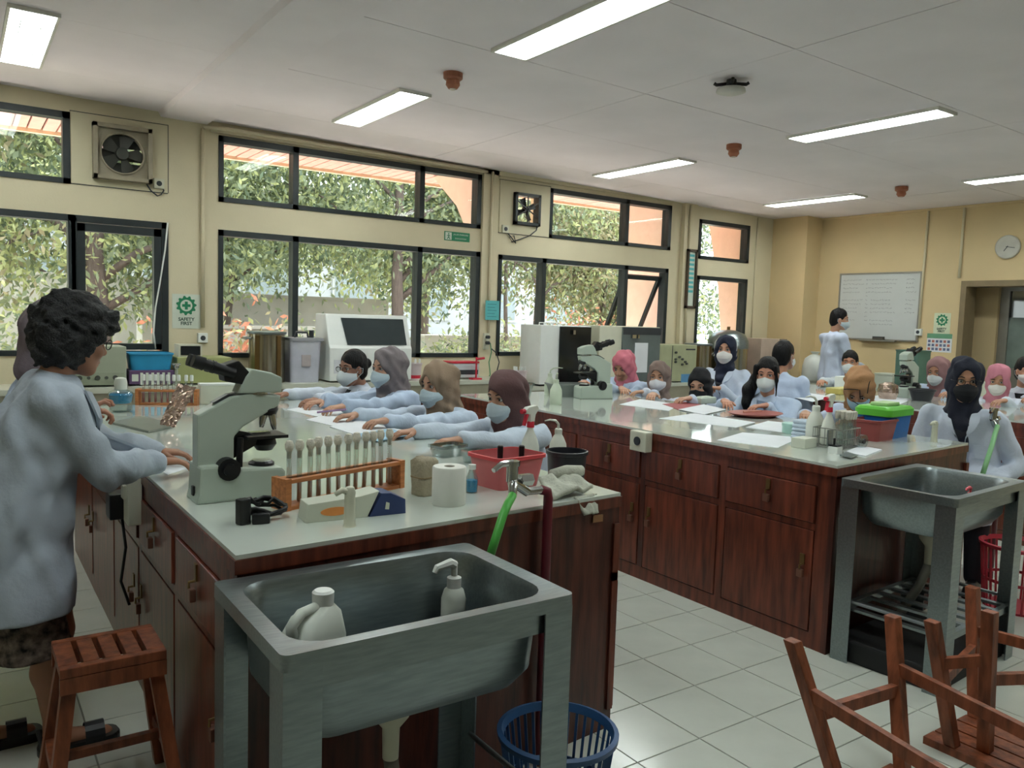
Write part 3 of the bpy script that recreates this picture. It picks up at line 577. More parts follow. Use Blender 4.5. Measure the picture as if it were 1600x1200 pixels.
# ---------------------------------------------------------------- stools
def stool(label, loc, rotz=0, w=.28, d=.24, h=.48, cat='stool', mat=WOODS, group=None):
    t = thing('wooden_stool', label, cat, loc, rotz, group); n = 5; s = w/n
    for k in range(n): MB().box(-w/2+k*s+(.007 if k else 0), -w/2+(k+1)*s-(.007 if k < n-1 else 0), -d/2+.03, d/2-.03, h-.028, h).build('seat_slat', mat, t, bevel=.003)
    for sy in (-1, 1): MB().box(-w/2, w/2, min(sy*d/2, sy*(d/2-.03)), max(sy*d/2, sy*(d/2-.03)), h-.028, h).build('seat_edge', mat, t, bevel=.003)
    for sy in (-1, 1): MB().box(-w/2, w/2, sy*d/2-(.022 if sy > 0 else 0), sy*d/2+(.022 if sy < 0 else 0), h-.075, h-.029).build('seat_rail', mat, t)
    for sx in (-1, 1):
        for sy in (-1, 1):
            a, b = sx*(w/2-.03), sy*(d/2-.045); A, B = sx*(w/2+.03), sy*(d/2+.02); q = .019
            MB().hexa([(A-q, B-q, 0), (A+q, B-q, 0), (A+q, B+q, 0), (A-q, B+q, 0)], [(a-q, b-q, h-.03), (a+q, b-q, h-.03), (a+q, b+q, h-.03), (a-q, b+q, h-.03)]).build('leg', mat, t)
    for sx in (-1, 1): MB().box(sx*(w/2+.01)-.012, sx*(w/2+.01)+.012, -d/2, d/2, .15, .185).build('side_stretcher', mat, t)
    MB().box(-w/2, w/2, -.012, .012, .155, .18).build('cross_stretcher', mat, t); return t
ST0 = stool('slatted brown wooden stool standing beside the curly haired woman', (.36, 2.6, 0), .0)
def upturned(label, ctr, legs, feet_in=.16, h=None):
    """a stool turned upside down: seat on the floor, legs reaching up and outward"""
    t = thing('upturned_stool', label, 'stool', (ctr[0], ctr[1], 0)); q = .021; C = Vector((ctr[0], ctr[1], 0)); bs = []
    for (x, y, z) in legs:
        T = Vector((x, y, z))-C; Bv = Vector((T.x*.6, T.y*.6, .03)); bs.append((Bv, T))
        MB().hexa([(Bv.x-q, Bv.y-q, .03), (Bv.x+q, Bv.y-q, .03), (Bv.x+q, Bv.y+q, .03), (Bv.x-q, Bv.y+q, .03)], [(T.x-q, T.y-q, T.z), (T.x+q, T.y-q, T.z), (T.x+q, T.y+q, T.z), (T.x-q, T.y+q, T.z)]).build('leg', WOODS, t, bevel=.003)
    at = lambda k, f: bs[k][0].lerp(bs[k][1], f)
    for (i, j, f) in ((0, 1, .52), (1, 2, .66), (2, 3, .52), (3, 0, .66)):
        a, b = at(i, f), at(j, f); dd = (b-a).normalized(); n = Vector((-dd.y, dd.x, 0))*.012
        MB().hexa([a-n-Vector((0, 0, .02)), b-n-Vector((0, 0, .02)), b+n-Vector((0, 0, .02)), a+n-Vector((0, 0, .02))], [a-n+Vector((0, 0, .02)), b-n+Vector((0, 0, .02)), b+n+Vector((0, 0, .02)), a+n+Vector((0, 0, .02))]).build('stretcher', WOODS, t)
    xs = [b[0].x for b in bs]; ys = [b[0].y for b in bs]; n = 5; w0, w1 = min(xs)-.03, max(xs)+.03; s = (w1-w0)/n
    for k in range(n): MB().box(w0+k*s+.005, w0+(k+1)*s-.005, min(ys)-.03, max(ys)+.03, 0, .028).build('seat_slat', WOODS, t)
    return t
upturned('upside down wooden stool on the floor, its left leg nearest the middle bench', (2.39, 1.14), [(2.184, 1.53, .5), (2.686, 1.485, .5), (2.60, .74, .45), (2.08, .76, .45)])
upturned('upside down wooden stool at the bottom right corner, by the far sink', (3.06, 1.28), [(2.79, 1.40, .49), (3.28, 1.50, .5), (3.36, 1.10, .5), (2.896, 1.262, .55)])
# ---------------------------------------------------------------- sinks
def sink(label, loc, w, d, top, depth, rot=0, shelf=False):
    t = thing('steel_sink', label, 'sink', loc, rot); mb = MB(); k = 5; cx, cy = w/2, d/2
    R = [mb.rrect(cx, cy, w, d, .015, top-.035, k), mb.rrect(cx, cy, w, d, .02, top, k), mb.rrect(cx, cy, w-.085, d-.08, .08, top-.003, k), mb.rrect(cx, cy, w-.1, d-.095, .08, top-.02, k), mb.rrect(cx, cy, w-.13, d-.125, .075, top-depth+.03, k), mb.rrect(cx, cy, w-.2, d-.2, .06, top-depth, k)]
    mb.rings(R, cap=False); n = len(mb.v); mb.f.append(tuple(range(n-len(R[0]), n))); mb.mi.append(0)
    O = [mb.rrect(cx, cy, w-.088, d-.083, .08, top-.03, k), mb.rrect(cx, cy, w-.11, d-.105, .08, top-depth+.04, k), mb.rrect(cx, cy, w-.17, d-.17, .07, top-depth-.006, k)]
    mb.rings(O, cap=False); n = len(mb.v); mb.f.append(tuple(range(n-len(O[0]), n))[::-1]); mb.mi.append(0)
    mb.build('basin', STEEL, t, smooth='auto')
    MB().box(.02, w-.02, .02, .024, top-.09, top-.03).build('apron', STEEL, t)
    lw = .085
    for sx in (0, 1):
        for sy in (0, 1):
            m2 = MB(); x0, y0 = (0 if sx == 0 else w), (0 if sy == 0 else d); dx, dy = (1, -1)[sx], (1, -1)[sy]
            def bx(a, b, c, e): m2.box(min(a, b), max(a, b), min(c, e), max(c, e), .0, top-.03)
            bx(x0+dx*.004, x0+dx*lw, y0+dy*.004, y0+dy*.009); bx(x0+dx*.004, x0+dx*.009, y0+dy*.009, y0+dy*lw); m2.build('leg', STEEL, t)
    for sx in (.02, w-.02): MB().cyl((sx, .08, .28), (sx, d-.08, .28), .008).build('brace_rod', STEEL, t)
    MB().lathe([(.055, top-depth-.006), (.055, top-depth-.06), (.045, top-depth-.09), (.022, top-depth-.12), (.02, top-depth-.2)], (cx, cy, 0), 16).build('drain_trap', IVORY, t, smooth='auto')
    MB().tube([(cx, cy, top-depth-.2), (cx+.04, cy+.05, top-depth-.32), (cx+.05, cy+.15, .12), (cx+.05, d-.05, .03)], .02).build('waste_hose', M('grey waste hose', (120, 120, 112), .6), t, smooth=True)
    MB().lathe([(.03, top-depth+.001), (.028, top-depth+.006)], (cx, cy, 0), 18).build('drain_grate', CHROME, t)
    if shelf:
        for sy in (.03, d-.03): MB().box(.01, w-.01, sy-.012, sy+.012, .22, .25).build('shelf_rail', STEEL, t)
        for q in range(7): MB().box(.03+q*(w-.09)/6, .06+q*(w-.09)/6, .045, d-.045, .235, .247).build('shelf_slat', STEEL, t)
    return t
sink('large stainless steel sink on legs at the end of the nearest bench', (.508, 1.484, 0), .73, .51, .83, .235)
sink('far stainless steel sink with slatted shelf below, at middle bench end', (3.285, 1.585, 0), .74, .50, .83, .19, .07, True)
tagged(MB().box(0, .68, 0, .46, 0, .10).build('black_plinth', M('black rubber plinth', (26, 27, 28), .7), loc=(3.31, 1.62, 0), rotz=.07, bevel=.01), 'low black plinth block on the floor under the far sink', 'plinth')
HOSEG = M('green hose', (84, 176, 76), .4); PIPEM = M('maroon pipe', (104, 30, 42), .4)
def faucet(label, y, riser_px, elbow_px, valve_px, tap_px, hose_px, hose_col):
    E = ony(*elbow_px, y); t = thing('bench_tap', label, 'tap', (E.x, y, 0)); O = Vector((E.x, y, 0)); V = lambda px, dy=0: ony(*px, y+dy)-O
    e = V(elbow_px); MB().tube([(0, 0, 0.0), (0, 0, e.z-.03), (-.004, 0, e.z-.008), (-.03, 0, e.z)], [.016, .016, .016, .016], 12).build('riser_pipe', PIPEM, t, smooth=True)
    v = V(valve_px); mb = MB(); mb.tube([(-.03, 0, e.z), (v.x+.06, 0, e.z)], .013, 12); mb.tube([(v.x+.075, 0, v.z), (v.x+.03, 0, v.z)], .021, 6); mb.tube([(v.x+.06, 0, e.z), (v.x, 0, v.z), (v.x-.01, -.02, v.z-.01), (v.x-.02, -.035, v.z-.04)], [.018, .02, .016, .012], 12); mb.tube([(v.x, 0, v.z), (v.x, 0, v.z+.05)], .02, 10); mb.build('valve_body', CHROME, t, smooth='auto')
    mb = MB(); mb.tube([(v.x, 0, v.z+.05), (v.x, 0, v.z+.066)], .024, 12); mb.tube([(v.x, 0, v.z+.058), (v.x-.05, -.01, v.z+.06), (v.x-.085, -.02, v.z+.045)], [.012, .01, .008], 8); mb.build('lever_handle', CHROME, t, smooth='auto')
    h0 = Vector((v.x-.02, -.035, v.z-.035)); h1 = V(hose_px, -.10); mm = (h0+h1)/2+Vector((-.004, -.01, .03))
    MB().tube([h0, h0.lerp(mm, .5)+Vector((0, 0, .004)), mm, mm.lerp(h1, .5), h1], .0135, 12).build('hose', hose_col, t, smooth=True, label='bright green hose end hanging into the sink' if hose_col is HOSEG else 'pale green hose end')
    return t
faucet('chrome tap with green hose on maroon pipe at nearest bench end', 2.065, None, (857, 764), (800, 752), None, (766, 868), HOSEG)
faucet('chrome tap with pale green hose on maroon pipe by the far sink', 2.27, None, (1566, 672), (1552, 655), None, (1535, 742), M('pale green hose', (140, 196, 140), .4))
# blue waste basket and red basket
def basket(name, label, loc, r0, r1, h, mat, n=36, sx=1., sy=1.):
    t = thing(name, label, 'basket', loc)
    MB().lathe([(r0*.98, 0), (r0, .012), (r0-.01, .012)], sx=sx, sy=sy, n=28).build('base', mat, t); MB().lathe([(r1-.004, h-.02), (r1+.012, h-.016), (r1+.014, h), (r1, h+.004), (r1-.008, h-.02)], n=36, sx=sx, sy=sy, cap=False).build('rim', mat, t, smooth='auto')
    f = .45; rm = r0+(r1-r0)*f; MB().lathe([(rm-.003, h*f-.008), (rm+.003, h*f-.008), (rm+.003, h*f+.008), (rm-.003, h*f+.008)], n=28, sx=sx, sy=sy, cap=False).build('band', mat, t)
    for k in range(n):
        a = 2*math.pi*k/n; c, s = math.cos(a)*sx, math.sin(a)*sy; MB().tube([(r0*c, r0*s, .006), (r1*c, r1*s, h-.012)], .006, 4).build('slat', mat, t)
    return t
basket('waste_basket', 'round blue slatted plastic waste basket on floor beside nearest sink', (1.43, 1.77, 0), .125, .165, .30, M('blue basket plastic', (44, 82, 128), .4))
p = P(1545, 925, .3); basket('plastic_basket', 'red slatted plastic basket on floor behind the far sink', (4.75, 1.95, 0), .15, .18, .36, M('red basket plastic', (176, 52, 66), .4), 30)
CLOTH = M('beige cloth', (176, 160, 138), .9, var=.1, scale=10, bump=.2, bscale=60)
def drape(name, label, pts, th=.012, cat='cloth', mat=CLOTH, seed=0, nx=16, ny=10, amp=.012):
    """hanging or lying cloth through four world corners, with folds"""
    a, b, c, d = [Vector(q) for q in pts]; g = random.Random(seed); n = (b-a).cross(d-a).normalized(); ph = [g.uniform(0, 6) for _ in range(4)]; rows = []
    def pt(i, j, off):
        u, v = i/nx, j/ny; q = a.lerp(b, u).lerp(d.lerp(c, u), v); w = amp*(math.sin(u*9+ph[0]+v*2)+.6*math.sin(u*17+ph[1]-v*3)+.5*math.sin(v*8+ph[2]+u*4)); return q+n*(w+off)
    vs = [pt(i, j, 0) for j in range(ny+1) for i in range(nx+1)]+[pt(i, j, th) for j in range(ny+1) for i in range(nx+1)]; N = (nx+1)*(ny+1); fs = []
    for j in range(ny):
        for i in range(nx):
            q = j*(nx+1)+i; fs.append((q, q+1, q+nx+2, q+nx+1)); fs.append((N+q, N+q+nx+1, N+q+nx+2, N+q+1))
    bd = [i for i in range(nx+1)]+[j*(nx+1)+nx for j in range(1, ny+1)]+[ny*(nx+1)+i for i in range(nx-1, -1, -1)]+[j*(nx+1) for j in range(ny-1, 0, -1)]
    for q in range(len(bd)): x, y = bd[q], bd[(q+1) % len(bd)]; fs.append((x, N+x, N+y, y))
    mb = MB(); mb.add(vs, fs); return tagged(mb.build(name, mat, smooth=True), label, cat)
drape('hanging_cloth', 'beige cloth hanging under the far sink', [(3.98, 1.9, .62), (4.2, 2.02, .62), (4.17, 2.0, .36), (4.0, 1.9, .40)], seed=2)
# ---------------------------------------------------------------- things on the benches
def microscope(label, loc, rotz, group=None):
    t = thing('microscope', label, 'microscope', loc, rotz, group)
    mb = MB(); mb.prism([(-.012, 0), (.275, 0), (.275, .085), (.262, .098), (.10, .105), (.06, .12), (0, .12), (-.004, .03)], 1, -.07, .07); mb.build('base', SCOPE, t, bevel=.008)
    mb = MB(); mb.prism([(0, .10), (.115, .10), (.115, .205), (.145, .235), (.262, .30), (.27, .335), (.16, .345), (.105, .335), (0, .28)], 1, -.034, .034); mb.build('arm', SCOPE, t, bevel=.007)
    MB().prism([(.05, .315), (.10, .342), (.13, .345), (.07, .312)], 1, -.016, .016).build('arm_recess', DARKG, t)
    mb = MB(); mb.prism([(.125, .345), (.27, .345), (.272, .395), (.235, .412), (.17, .425), (.15, .40)], 1, -.038, .038); mb.build('head', SCOPE, t, bevel=.006)
    MB().cyl((.20, 0, .34), (.20, 0, .348), .04, n=20).build('head_collar', CHROME, t)
    d = Vector((-.155, 0, .052)); d.normalize(); mb = MB(); a = Vector((.165, 0, .40)); mb.prism([(.165, .412), (.16, .37), (.085, .385), (.075, .435), (.13, .452)], 1, -.034, .034); mb.build('prism_housing', BLACK, t, bevel=.004)
    for s in (-1, 1):
        a = Vector((.115, s*.029, .41)); e = MB(); e.tube([a, a+d*.07], .0185, 14); e.tube([a+d*.065, a+d*.075], .021, 14); e.tube([a+d*.075, a+d*.105], .0175, 14); e.tube([a+d*.10, a+d*.135], [.022, .02], 14); e.build('eyepiece', BLACK, t, smooth='auto')
    MB().lathe([(.03, .305), (.036, .285), (.028, .268)], (.235, 0, 0), 18).build('nosepiece', BLACK, t, smooth='auto')
    for k in range(4):
        an = math.pi/2*k+.5; q = Vector((.235+.018*math.cos(an), .018*math.sin(an), .272)); u = Vector((.25*math.cos(an), .25*math.sin(an), -1)).normalized(); L = .03+.008*k
        o = MB(); o.tube([q, q+u*L*.7, q+u*L], [.012, .011, .006], 10); o.build('objective', CHROME, t, smooth='auto')
    mb = MB(); mb.box(.15, .285, -.062, .062, .195, .205); mb.build('stage', BLACK, t); MB().prism([(.115, .225), (.16, .215), (.20, .195), (.20, .175), (.115, .13)], 1, -.018, .018).build('stage_bracket', BLACK, t)
    mb = MB(); mb.lathe([(.018, .195), (.036, .188), (.04, .17), (.026, .15)], (.225, 0, 0), 16); mb.build('condenser', BLACK, t, smooth='auto')
    MB().box(.175, .24, -.014, .02, .205, .212).build('slide_clip', CHROME, t)
    MB().tube([(.135, -.03, .20), (.132, -.03, .10)], .011, 8).build('focus_rack', BLACK, t)
    for s in (-1, 1):
        k = MB(); k.tube([(.088, s*.034, .105), (.088, s*.075, .105)], .036, 20); k.tube([(.088, s*.075, .105), (.088, s*.088, .105)], .02, 14); k.build('focus_knob', BLACK, t, smooth='auto')
    MB().lathe([(.042, .098), (.042, .108), (.034, .114)], (.215, 0, 0), 20).build('lamp_collar', BLACK, t); MB().lathe([(.033, .112), (.03, .117)], (.215, 0, 0), 20).build('lamp_lens', M('lamp lens', (200, 205, 196), .15), t)
    MB().box(-.011, -.004, -.02, .0, .02, .05).build('power_inlet', BLACK, t); return t
p = P(300, 788); microscope('large grey microscope on the near corner of nearest bench', (p.x+.02, p.y+.05, BT), .02)
MS = bpy.data.objects['microscope']
dup(MS, (*P(950, 622).xy, BT), math.pi-.25, 'grey microscope used by the student in pink hijab on middle bench')
q = P(1440, 628); dup(MS, (7.35, 4.02, BT), math.pi+.1, 'microscope on the farthest bench in front of brown hijab student')
# coiled power cable
pc = P(402, 812); t = thing('power_cable', 'coiled black power cable in front of the large microscope', 'cable', (pc.x, pc.y, BT)); g = random.Random(4); pts = []
for k in range(56):
    a = k*.42; r = .045+.016*math.sin(k*.9); pts.append((r*math.cos(a)*1.2+.015, r*math.sin(a)*.75, .012+.055*abs(math.sin(k*.23))*(.5+.5*g.random())))
MB().tube(pts, .0055, 6).build('coil', BLACK, t, smooth=True)
MB().box(-.075, -.04, -.03, 0, .0, .075, RZ(.3)).build('plug', BLACK, t, bevel=.005); MB().box(-.02, .03, -.06, -.035, 0, .03, RZ(-.2)).build('connector', BLACK, t, bevel=.005)
# test tubes in wooden rack
ORD = ['leftmost', 'second from the left', 'third from the left', 'fourth from the left', 'fifth from the left', 'sixth from the left', 'seventh from the left', 'eighth from the left', 'ninth from the left', 'tenth from the left', 'eleventh from the left', 'rightmost']
def tube_rack(label, a, b, n, L, above, plug, rackh=.1, group='cotton plugged test tubes', tl='cotton plugged glass test tube, %s in the rack beside large microscope', two=False, liquid=None):
    a = Vector((a.x, a.y, 0)); b = Vector((b.x, b.y, 0)); d = b-a; W = d.length; an = math.atan2(d.y, d.x); t = thing('test_tube_rack', label, 'rack', (a.x, a.y, BT), an); D = .075
    for x in (0, W-.02): MB().box(x, x+.02, 0, D, 0, rackh).build('end_board', WOODL, t)
    MB().box(.02, W-.02, 0.005, D-.005, 0, .012).build('base_board', WOODL, t)
    z = rackh-.016; rails = MB()
    for (y0, y1) in ((.004, .024), (.051, .071)): rails.box(.02, W-.02, y0, y1, z, z+.012)
    rails.build('top_rail', WOODL, t)
    tp = None
    for k in range(n):
        x = .04+(W-.08)*k/(n-1); dz = RNG.uniform(-.006, .006); q = a+RZ(an) @ Vector((x, D/2+RNG.uniform(-.004, .004), 0)); L2 = L+dz*1.5
        r = thing('test_tube', tl % ORD[k], 'test tube', (q.x, q.y, BT+.0125), RNG.uniform(0, 6), group); r.rotation_euler = (RNG.uniform(-.03, .03), RNG.uniform(-.03, .03), RNG.uniform(0, 6))
        if tp is None:
            g1 = MB().lathe([(.004, .0), (.008, .005), (.0085, L), (.0098, L+.002), (.0078, L+.003)], n=12, cap=False).build('glass', TUBEG, None, smooth='auto').data
            g2 = MB().lathe([(.0075, L-.022), (.0078, L), (.013, L+.008), (.0145, L+.022), (.01, L+.034), (.003, L+.036)] if plug == 'cotton' else [(.0105, L-.01), (.011, L+.02), (.009, L+.028)], n=12).build('plug', COTTON if plug == 'cotton' else WHITE, None, smooth='auto').data
            g3 = MB().lathe([(.004, .002), (.0068, .006), (.0068, L*.45)], n=10).build('culture', liquid or M('amber broth', (168, 120, 96), .3), None).data
            for nm in ('glass', 'plug', 'culture'): bpy.data.objects.remove([o for o in COL.objects if o.name.startswith(nm) and o.parent is None][0])
            tp = (g1, g2, g3)
        for nm, me in zip(('glass_wall', 'cotton_plug' if plug == 'cotton' else 'cap', 'culture_medium'), tp): obj(nm, me, r)
    return t
tube_rack('light brown wooden rack of cotton plugged test tubes beside the large microscope', P(447, 800), P(632, 762), 12, .165, .1, 'cotton')
tube_rack('wooden rack of white capped test tubes at far end of nearest bench', P(211, 633), P(308, 634), 9, .15, .1, 'cap', group='white capped test tubes', tl='white capped test tube, %s in the rack at far bench end', liquid=M('pink broth', (180, 110, 120), .3))
# carton with blue end
a, b = P(478, 818), P(634, 802); an = math.atan2(b.y-a.y, b.x-a.x); L = (b-a).length; t = thing('glove_carton', 'white carton with orange oval mark and dark blue end, lying before rack', 'box', a, an)
KW = M('white carton', (200, 204, 188), .6, var=.03); KB = M('dark blue carton', (40, 56, 100), .5)
MB().prism([(0, 0), (L*.6, 0), (L*.72, .078), (L*.52, .066), (L*.02, .055)], 1, 0, .085).build('white_body', KW, t, bevel=.002)
MB().prism([(L*.62, 0), (L, 0), (L*.995, .045), (L*.84, .068), (L*.74, .07)], 1, 0, .085).build('blue_end', KB, t, bevel=.002)
OR = M('orange mark', (218, 140, 74), .6); MB().prism([(L*.2+.045*math.cos(q*math.pi/10)+L*.08, .028+.013*math.sin(q*math.pi/10)) for q in range(20)], 1, -.002, 0).build('orange_mark', OR, t)
MB().prism([(L*.78, .02), (L*.82, .018), (L*.825, .038), (L*.79, .042)], 1, -.002, 0).build('white_mark', KW, t)
# stub valves at the bench ends
def stub(loc, label, bent=True):
    r = thing('gas_tap', label, 'tap', loc); MB().lathe([(.02, 0), (.017, .006), (.0155, .09), (.017, .1), (.012, .115), (.004, .118)], n=16).build('stub_body', IVORY, r, smooth='auto')
    m2 = MB(); m2.tube([(0, 0, .1), (-.025, 0, .108), (-.045, 0, .098)], [.012, .009, .007], 10); m2.build('nozzle', IVORY if bent else WHITE, r, smooth=True)
    MB().tube([(-.012, -.008, .103), (-.012, .008, .103)], .008, 8).build('valve_nut', CHROME, r); return r
p = P(546, 822); stub((p.x, p.y, BT), 'white gas tap stub with bent nozzle in front of the white carton')
p = P(1459, 690); stub((p.x, p.y, BT), 'white gas tap stub beside blue lidded box on middle bench')
# rolls, parcel
p = P(708, 790); r = thing('toilet_roll', 'white toilet paper roll standing near the end of nearest bench', 'paper roll', (p.x, p.y+.03, BT)); ROLL = M('soft tissue', (222, 222, 214), .95, var=.02)
mb = MB(); mb.rings([[(ra*math.cos(2*math.pi*k/28), ra*math.sin(2*math.pi*k/28), z) for k in range(28)] for ra, z in ((.018, 0), (.054, 0), (.056, .004), (.056, .122), (.053, .126), (.018, .126))], cap=False, close=True); mb.build('tissue', ROLL, r, smooth='auto')
mb = MB(); mb.rings([[(ra*math.cos(2*math.pi*k/20), ra*math.sin(2*math.pi*k/20), z) for k in range(20)] for ra, z in ((.0165, 0), (.018, 0), (.018, .124), (.0165, .124))], cap=False, close=True); mb.build('core', M('cardboard core', (170, 160, 144), .9), r)
KRAFT = M('grey brown wrapping paper', (158, 148, 126), .85, var=.12, scale=14, bump=.4, bscale=50)
p = P(667, 774); r = thing('wrapped_parcel', 'brown paper wrapped bundle behind the toilet roll', 'parcel', (p.x, p.y+.02, BT), .2)
mb = MB(); g = random.Random(9); mb.rings([[(x+g.uniform(-.003, .003), y+g.uniform(-.003, .003), z+g.uniform(-.003, .003)*(z > 0)) for x, y, _ in mb.rrect(0, 0, w, w*.9, .018, 0, 3)] for w, z in ((.074, 0), (.08, .01), (.078, .05), (.08, .09), (.079, .118), (.066, .128))]); mb.build('wrapping', KRAFT, r, smooth=True); MB().rings([mb.rrect(0, 0, .084, .076, .02, z, 3) for z in (.062, .066)]).build('string', M('jute string', (140, 120, 90), .9), r)
# bottles
def lathe_thing(name, label, cat, loc, parts, rotz=0, group=None):
    r = thing(name, label, cat, loc, rotz, group)
    for nm, prof, mat, *k in parts: MB().lathe(prof, n=20, **(k[0] if k else {})).build(nm, mat, r, smooth='auto')
    return r
MILKY = M('milky white plastic', (214, 218, 208), .35, var=.02); REDP = M('red plastic', (196, 42, 62), .4)
def spray_bottle(label, loc, rotz, s=1., col=REDP):
    r = thing('spray_bottle', label, 'bottle', loc, rotz); r.scale = (s, s, s)
    MB().lathe([(.046, 0), (.05, .006), (.051, .05), (.05, .085), (.04, .12), (.026, .148), (.017, .165), (.0155, .185)], n=22, sx=1.05, sy=.72).build('bottle_body', MILKY, r, smooth='auto')
    MB().lathe([(.0175, .178), (.018, .2), (.015, .206)], n=18).build('collar', col, r, smooth='auto')
    MB().prism([(-.014, .204), (.014, .204), (.02, .235), (.045, .262), (.03, .278), (-.03, .272), (-.045, .262), (-.045, .245), (-.016, .238)], 1, -.013, .013).build('spray_head', MILKY, r, bevel=.003)
    MB().tube([(-.045, 0, .254), (-.066, 0, .254)], .011, 10).build('nozzle', col, r)
    MB().prism([(-.022, .24), (-.034, .24), (-.042, .215), (-.05, .19), (-.043, .188), (-.034, .212)], 1, -.008, .008).build('trigger', col, r); return r
def wash_bottle(label, loc, rotz=0, s=1., mat=MILKY):
    r = thing('wash_bottle', label, 'bottle', loc, rotz); r.scale = (s, s, s)
    MB().lathe([(.032, 0), (.035, .005), (.036, .06), (.034, .085), (.022, .112), (.014, .124), (.013, .13)], n=20).build('bottle_body', mat, r, smooth='auto'); MB().lathe([(.0155, .125), (.0155, .143), (.012, .147)], n=16).build('cap', mat, r, smooth='auto')
    MB().tube([(0, 0, .145), (-.002, 0, .165), (-.02, 0, .18), (-.055, 0, .186), (-.085, 0, .184)], [.0055, .0055, .005, .004, .0025], 8).build('spout', mat, r, smooth=True); return r
p = P(822, 730); spray_bottle('white spray bottle with red trigger standing behind the red tub', (p.x+.03, p.y+.02, BT+.0), .25, .92)
p = P(862, 726); wash_bottle('white wash bottle with bent spout beside the spray bottle', (p.x+.03, p.y+.0, BT+.0), .2, 1.05)
def tub(name, label, loc, w, d, h, mat, rotz=0, round_=False, cat='tub', taper=.82, th=.004, rimw=.01, inner=None):
    r = thing(name, label, cat, loc, rotz); mb = MB()
    S = (lambda a, b, z: mb.rrect(0, 0, a, b, min(a, b)*.16, z, 4)) if not round_ else (lambda a, b, z: [(a/2*math.cos(2*math.pi*k/28), b/2*math.sin(2*math.pi*k/28), z) for k in range(28)])
    R = [S(w*taper, d*taper, 0), S(w, d, h), S(w-2*th, d-2*th, h), S(w*taper-2*th, d*taper-2*th, th)]
    mb.rings(R, cap=True); mb.build('wall', mat, r, smooth='auto')
    mb = MB(); R = [S(w-th, d-th, h-.012), S(w+rimw, d+rimw, h-.01), S(w+rimw, d+rimw, h+.002), S(w-th, d-th, h+.003)]; mb.rings(R, cap=False, close=True); mb.build('rim', inner or mat, r, smooth='auto'); return r
PINKT = M('translucent red plastic', (206, 110, 112), .35, alpha=.8)
p = P(805, 762); tb = tub('red_tub', 'translucent red tub holding small black capped bottles, near bench end', (p.x-.0, p.y+.06, BT), .235, .19, .118, PINKT, .12, inner=M('red tub rim', (204, 70, 76), .4))
pz = (p.x, p.y+.06)
for k, (dx, dy, lb) in enumerate(((-.03, .0, 'small black capped reagent bottle at the centre of red tub'), (.045, -.03, 'small black capped reagent bottle at right in red tub'))):
    lathe_thing('reagent_bottle', lb, 'bottle', (pz[0]+dx, pz[1]+dy, BT+.006), [('glass_body', [(.02, 0), (.021, .05), (.019, .075), (.009, .09), (.008, .1)], M('amber glass', (120, 70, 40), .15)), ('cap', [(.0105, .096), (.011, .14), (.008, .143)], BLACK)])
p = P(897, 752); tub('black_tub', 'round black plastic tub beside the red tub', (p.x+.0, p.y+.05, BT), .155, .155, .11, M('black tub plastic', (38, 40, 46), .4), 0, True, taper=.9)
a = P(880, 785); RAG = M('grey white rag', (182, 184, 170), .95, var=.1, scale=14, bump=.3, bscale=80)
p = P(900, 778); t = [(p.x-.1, p.y-.02), ]
drape('rag', 'crumpled grey rag draped over the corner of nearest bench', [(p.x-.1, p.y-.01, BT+.016), (p.x+.09, p.y+.02, BT+.016), (p.x+.06, p.y+.12, BT+.045), (p.x-.09, p.y+.1, BT+.05)], .014, mat=RAG, seed=5, amp=.008)
drape('rag', 'lower grey rag hanging over bench edge beside maroon pipe', [(p.x-.02, p.y-.012, BT+.008), (p.x+.1, p.y-.0, BT+.008), (p.x+.07, p.y-.045, BT-.05), (p.x+.01, p.y-.045, BT-.05)], .01, mat=RAG, seed=6, amp=.004)
p = P(885, 765); r = thing('cloth_roll', 'rolled white cloth lying on top of grey rag at bench corner', 'cloth', (p.x, p.y, BT+.04)); MB().tube([(-.07, 0, .02), (0, .004, .026), (.075, .01, .022)], [.02, .024, .02], 12).build('roll', RAG, r, smooth=True)
BLUEB = M('blue liquid', (40, 150, 200), .15)
p = P(744, 772); lathe_thing('small_bottle', 'small bottle of blue liquid behind the toilet roll', 'bottle', (p.x, p.y+.03, BT), [('glass_body', [(.02, 0), (.022, .05), (.012, .075), (.011, .085)], CLEAR), ('blue_liquid', [(.018, .004), (.02, .045)], BLUEB), ('cap', [(.013, .083), (.013, .1)], WHITE)])
CLR2 = glass_mat('clear film', (226, 234, 234), .2)
for k, (u, v, s, lb) in enumerate(((700, 712, .1, 'clear plastic tray of wraps behind the brown parcel'), (742, 722, .07, 'small clear plastic box left of the red tub'))):
    p = P(u, v); tub('clear_tray', lb, (p.x, p.y, BT), s*1.5, s, .05, CLR2, .2, cat='tray')
